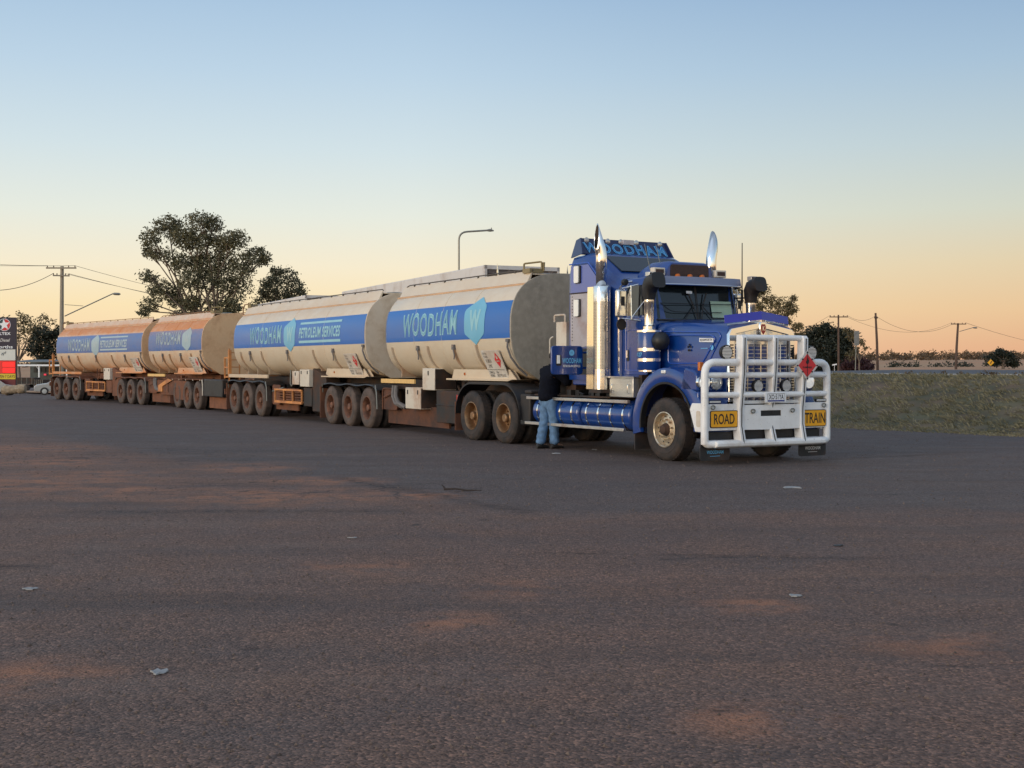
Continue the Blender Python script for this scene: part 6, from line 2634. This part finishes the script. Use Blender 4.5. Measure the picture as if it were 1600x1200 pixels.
# back of a road sign on a post
b = at(1338, 588, 128)
RS = thing('road_sign', 'back of a tall grey road sign on a post before the sapling', 'road sign', b)
h1 = at(1338, 517, 128).z - b.z
q = MB()
q.tube([(-.15, 0, -1), (0, 0, h1 - .2)], .05, 8)
q.build('sign_post', M['galv'], RS)
q = MB()
q.box(-.24, .26, -.05, -.02, h1 - 1.45, h1)
q.build('sign_panel', pm('grey_sign_back', (.22, .22, .21), .5, .3, .1, 4), RS)
q = MB()
for k in range(3):
    q.box(-.22, .24, -.065, -.05, h1 - 1.3 + k * .5, h1 - 1.25 + k * .5)
q.build('sign_bracket', M['galv'], RS)
# yellow warning sign by the shade tree
b = at(1548, 579, 160)
YS = thing('warning_sign', 'yellow diamond road sign with dark symbol beside the shade tree', 'road sign', b)
q = MB()
q.tube([(0, .05, -1), (0, .05, 1.5)], .04, 6)
q.build('sign_post', M['galv'], YS)
q = MB()
q.prism([(-.42, 1.0), (0, .58), (.42, 1.0), (0, 1.42)], 'y', 0, .02)
sp_ = q.build('sign_panel', pm('yellow_sign_face', (.85, .42, .02), .4, 0, .05, 4), YS)
q = MB()
q.prism([(-.05, .82), (.05, .82), (.05, 1.0), (.2, 1.12), (.12, 1.2), (-.05, 1.05)], 'y', -.006, -.002)
q.build('sign_symbol', M['letter_black'], sp_)
# small white card on the ground by the evergreen
b = at(1304, 571, 140)
q = MB()
q.prism([(-.25, -.02), (.24, .06), (.26, .2), (-.23, .12)], 'y', 0, .03)
q.tube([(0, .02, .05), (0, .02, -1.5)], .02, 5)
o = q.build('verge_marker', M['plate_white'], None)
o.location = b
tag(o, 'small white marker board in front of the dark evergreen', 'marker')


# ================================================================== fuel station at the left edge
def fuel_sign():
    Y = 108
    b = at(12, 606, Y)
    R = thing('fuel_sign', 'tall fuel price sign with a star emblem and lit red price panels', 'sign', b, radians(4))
    k = Y / F_PX
    W0, W1 = -44 * k, 13 * k
    z = lambda py: (606 - py) * k
    q = MB()
    q.box(W0, W1, 0, .35, z(606) - .5, z(496))
    q.build('sign_cabinet', pm('deep_purple_black_panel', (.018, .012, .03), .4, 0, .05, 3), R, bevel=.02)

    def panel(name, z0, z1, mat, x0=W0 + .02, x1=W1 - .05, y=-.02):
        q = MB()
        q.box(x0, x1, y, -.002, z0, z1)
        return q.build(name, mat, R)
    white = panel('white_panel', z(563), z(546), pm('white_sign_panel', (.68, .68, .62), .5, 0, .04, 3))
    q = MB()
    q.tube([(-.5, -.03, z(555)), (-.42, -.03, z(551)), (-.36, -.03, z(555.5)), (-.27, -.03, z(550)), (-.2, -.03, z(553)), (-.12, -.03, z(549))], .02, 5)
    q.build('panel_mark', M['letter_black'], white)
    redm = pm('red_sign_panel', (.50, .02, .015), .4, 0, .05, 3, emit=(.9, .02, .01), estr=.25)
    led = pm('red_lit_price_display', (.6, .02, .02), .4, 0, .02, 3, emit=(1, .012, .008), estr=1.0)
    panel('red_panel', z(583.5), z(563.5), redm)
    for a in (573, 582):
        panel('price_display', z(a), z(a - 6.5), led, W1 - 20 * k, W1 - 2 * k, -.05)
        panel('price_display', z(a), z(a - 6.5), led, W0 + 2 * k, W1 - 26 * k, -.05)
    yel = panel('yellow_panel', z(592.5), z(584), pm('yellow_sign_panel', (.72, .52, .03), .4, 0, .05, 3))
    lettering('lettering', 'OPEN 7 DAYS', on_y(W1 - 30 * k, W1 - 2 * k, z(590.5), z(586), -.024), M['letter_black'], yel, .01)
    panel('dark_red_panel', z(604), z(593), pm('dark_red_sign_panel', (.16, .018, .02), .4, 0, .05, 3))
    # star emblem
    cx, cz, r = (7.5 - 12) * k, z(507.5), 9.6 * k
    q = MB()
    q.lathe([(0, -.03), (r, -.03), (r, 0)], (cx, 0, cz), 'y', 32)
    em = q.build('star_emblem', M['plate_white'], R)
    q = MB()
    q.lathe([(0, -.034), (r * .93, -.034)], (cx, 0, cz), 'y', 32, -pi / 2 - .35, pi / 2 - .1)
    q.build('emblem_disc', M['hazard_red'], em, smooth=False)
    q = MB()
    q.lathe([(0, -.034), (r * .93, -.034)], (cx, 0, cz), 'y', 32, pi / 2 - .1, 3 * pi / 2 - .35)
    q.build('emblem_disc', pm('dark_teal_disc', (.015, .06, .07), .4, 0, .05, 3), em, smooth=False)
    pts = []
    for i in range(10):
        a = pi / 2 + .12 + i * pi / 5
        rr = r * (.93 if i % 2 == 0 else .40)
        pts.append((cx + rr * cos(a), cz + rr * sin(a)))
    q = MB()
    q.prism(pts, 'y', -.045, -.036)
    q.build('emblem_star', M['plate_white'], em)
    lettering('lettering', 'CALTEX', on_y((-10 - 12) * k, (17 - 12) * k, z(523.5), z(519), -.01), M['plate_white'], R, .02)
    lettering('lettering', 'Diesel', on_y((1 - 12) * k, (16 - 12) * k, z(534), z(529), -.01), M['hazard_frame'], R, .01, .3)
    lettering('lettering', 'Woolworths', on_y((-32 - 12) * k, (20 - 12) * k, z(544.5), z(539.5), -.01), M['plate_white'], R, .015)


fuel_sign()
# low canopy with posts behind it
Y = 125
b = at(50, 606, Y)
k = Y / F_PX
CN = thing('canopy', 'low station awning on white posts behind the fuel sign', 'awning', b)
z = lambda py: (606 - py) * k
x = lambda px: (px - 50) * k
q = MB()
q.prism([(-1.0, z(566)), (4.5, z(562.5)), (4.5, z(561.5)), (-1.0, z(565))], 'x', x(22), x(160))
q.build('awning_roof', pm('corrugated_grey_roof', (.16, .17, .17), .6, .2, .2, 3, bump=.4, bscale=12), CN)
q = MB()
q.box(x(-10), x(160), -1.15, -1.0, z(572), z(569.5))
q.build('fascia', M['plate_white'], CN)
q = MB()
q.box(x(22), x(160), 4.2, 4.4, z(604), z(563))
q.build('rear_wall', pm('dark_shop_front', (.045, .06, .06), .4, 0, .6, 1.2), CN)
for px in (24.5, 67, 110, 150):
    q = MB()
    q.box(x(px) - .06, x(px) + .06, -1.05, -.93, -.3, z(570))
    q.build('post', M['plate_white'], CN)
    q = MB()
    q.tube([(x(px), -.95, z(578)), (x(px) - .35, -.95, z(571))], .03, 5)
    q.build('post_brace', M['plate_white'], CN)
for i in range(6):
    q = MB()
    q.box(x(28 + i * 7), x(33 + i * 7), 4.12, 4.2, z(582), z(574))
    q.build('shop_window', M['black'], CN)
q = MB()
q.box(x(45), x(48.5), 4.05, 4.1, z(587), z(584.5))
q.build('lit_sign', pm('small_red_lit_sign', (.5, .02, .05), .4, 0, .05, 4, emit=(1, .03, .08), estr=.7), CN)
# dark trailer / bins in front of it
BN = thing('cage_trailer', 'dark stacked cage trailer under the station awning', 'trailer', at(36, 609, 118))
k = 118 / F_PX
for i, (a, b_, z0, z1) in enumerate(((-20, 20, 9, 19), (-16, 12, 3, 8), (18, 34, 6, 16))):
    q = MB()
    q.box(a * k, b_ * k, -.3, 1.2, z0 * k, z1 * k)
    q.build('cage_body', M['black_steel'], BN, bevel=.02)
    for j in range(5):
        q = MB()
        xx = (a + (b_ - a) * (j + .5) / 5) * k
        q.box(xx - .015, xx + .015, -.33, -.3, z0 * k, z1 * k)
        q.build('cage_bar', M['galv'], BN)
q = MB()
q.tube([(18 * k, 0, 5 * k), (38 * k, 0, 3.5 * k)], .05, 6)
q.build('drawbar', M['black_steel'], BN)
for s in (-12, 8):
    q = MB()
    q.lathe([(0, -.1), (.2, -.1), (.3, -.06), (.3, .1), (.2, .12)], (s * k, -.35, .22), 'y', 16)
    q.build('wheel', M['rubber'], BN)


def car(label, loc, rz, col, flip=1):
    R = thing('parked_car', label, 'car', loc, rz, 'white cars parked at the fuel station')
    q = MB()
    prof = [(-2.1, .35), (-2.15, .75), (-1.9, .92), (-1.35, .98), (-.8, 1.38), (.55, 1.42), (1.15, .98), (1.95, .86), (2.15, .65), (2.1, .30)]

    def ring(y, sc, dz_):
        return [(x * (1 - .03 * (1 - sc)), y, .25 + (z_ - .25) * sc + dz_) for x, z_ in prof]
    q.loft([ring(-.86, .90, .02), ring(-.80, .97, 0), ring(-.4, 1.0, 0), ring(.4, 1.0, 0), ring(.80, .97, 0), ring(.86, .90, .02)])
    q.build('car_body', pm('white_car_paint', col, .25, 0, .04, 3, coat=.5) if 'white_car_paint' not in bpy.data.materials else bpy.data.materials['white_car_paint'], R, bevel=.03)
    for s in (-1, 1):
        q = MB()
        q.prism([(-1.25, .98), (-.76, 1.30), (.50, 1.34), (1.0, .98)], 'y', s * .845, s * .85)
        q.build('side_window', M['glass'], R)
        for x_ in (-1.35, 1.35):
            q = MB()
            q.lathe([(0, -.1), (.2, -.11), (.22, -.1), (.31, -.08), (.32, .1), (.2, .1)], (x_, s * .80, .32), 'y', 20)
            w_ = q.build('wheel', M['rubber'], R)
            q = MB()
            q.lathe([(0, -.118 * -s), (.19, -.115 * -s)], (x_, s * .80, .32), 'y', 12)
            q.build('rim', M['alu'], w_)
        q = MB()
        q.box(2.05, 2.13, s * .62 - .14, s * .62 + .14, .62, .74)
        q.build('headlight', M['lens'], R)
        q = MB()
        q.box(-2.17, -2.08, s * .66 - .12, s * .66 + .12, .72, .84)
        q.build('tail_light', M['red_lens'], R)
    q = MB()
    q.add([(.62, -.68, 1.39), (.62, .68, 1.39), (1.12, .74, 1.0), (1.12, -.74, 1.0)], [(0, 1, 2, 3)])
    q.build('windscreen', M['glass'], R)
    return R


p = at(97, 614, 104)
car('white car half hidden behind the last tank wheels', (p.x, p.y, gz(p.x, p.y)), radians(200), (.42, .40, .37))
p = at(-12, 612, 108)
car('white car cut off at the left edge beside the rubble', (p.x, p.y, gz(p.x, p.y)), radians(15), (.55, .53, .50))
# pale log / rubble heap
p = at(22, 612, 106)
q = MB()
random.seed(31)
rings = []
for i in range(12):
    t = i / 11
    r = .42 * (1 - .5 * abs(t - .5) ** 2) * random.uniform(.8, 1.1)
    rings.append([(-1.0 + 2.0 * t + .05 * sin(5 * t), r * cos(a) * .9 + random.uniform(-.04, .04), .42 + .16 * t + r * sin(a) + random.uniform(-.04, .04)) for a in [2 * pi * j / 12 for j in range(12)]])
q.loft(rings)
o = q.build('fallen_log', pm('pale_weathered_log', (.33, .25, .17), .9, 0, .3, 4, bump=.6, bscale=8), None)
o.location = (p.x, p.y, gz(p.x, p.y))
tag(o, 'pale weathered log lying below the fuel sign', 'log')


# ================================================================== small things on the ground
def scrap(px, py, w, h, label, mat, rz=0.0, name='paper_scrap', cat='litter'):
    r_ = at(px, py, 10)
    d = (r_ - Vector((0, 0, CAM_H)))
    t = -CAM_H / d.z
    p = Vector((0, 0, CAM_H)) + d * t
    q = MB()
    n = 13
    top = []
    for i in range(n):
        a = 2 * pi * i / n
        rr = random.uniform(.45, 1.2)
        top.append((w / 2 * rr * cos(a), h / 2 * rr * sin(a)))
    vs = [(a, b, .004) for a, b in top] + [(a * .96, b * .96, .006 + random.uniform(.0, .008)) for a, b in top] + [(0, 0, .008)]
    fs = [(i, (i + 1) % n, n + (i + 1) % n, n + i) for i in range(n)] + [(n + i, n + (i + 1) % n, 2 * n) for i in range(n)]
    q.add(vs, fs)
    o = q.build(name, mat, None)
    o.location = (p.x, p.y, 0)
    o.rotation_euler = (0, 0, rz)
    tag(o, label, cat)
    return o


random.seed(17)
paper = pm('dirty_white_paper', (.30, .29, .28), .8, 0, .12, 20)
scrap(247, 1052, .10, .12, 'crumpled white scrap on the asphalt at lower left', paper)
scrap(48, 921, .10, .10, 'thin white scrap near the left edge of the yard', paper)
scrap(1238, 762, .28, .30, 'pale flat scrap on the asphalt in front of the bull bar', paper)
scrap(868, 709, .20, .25, 'pale scrap on the ground at the feet of the person', paper)
scrap(550, 841, .10, .06, 'small pale sliver on the asphalt in mid yard', paper)
scrap(1242, 932, .09, .10, 'tiny white scrap on the asphalt right of centre', paper)
scrap(930, 703, .12, .2, 'pale chip of rubbish beneath the fuel tanks', paper)
scrap(1310, 853, .10, .10, 'dark flattened lump on the asphalt at right', M['black'], 0, 'rubber_scrap')
q = MB()
s0 = Vector((-.86, 16.15, .02))
q.tube([s0, s0 + Vector((.15, -.05, .01)), s0 + Vector((.30, -.16, .0)), s0 + Vector((.48, -.26, .012))], [.014, .012, .011, .006], 6)
q.tube([s0 + Vector((.02, 0, 0)), s0 + Vector((-.03, .06, .05))], [.014, .006], 5)
o = q.build('stick', pm('dark_stick_bark', (.03, .02, .016), .9, 0, .3, 10), None)
tag(o, 'dark crooked stick lying on the asphalt in mid yard', 'stick')
# loose chippings
q = MB()
random.seed(41)
for i in range(5500):
    Y_ = 4.2 + 24 * random.random() ** 1.8
    X_ = random.uniform(-.46, .46) * Y_ * 1.1
    r = random.uniform(.0035, .011) * (1 + Y_ * .035)
    a = random.uniform(0, 6.28)
    c_ = [(X_ + r * random.uniform(.7, 1.2) * cos(a + j * 2 * pi / 5), Y_ + r * random.uniform(.7, 1.2) * sin(a + j * 2 * pi / 5), .001) for j in range(5)]
    k0 = len(q.v)
    q.v += c_ + [(X_, Y_, .001 + r * .9)]
    q.f += [(k0 + j, k0 + (j + 1) % 5, k0 + 5) for j in range(5)]
q.build('gravel', pm('loose_chippings', (.13, .088, .066), .85, 0, .6, 14), None, weld=False, smooth=False, kind='stuff')
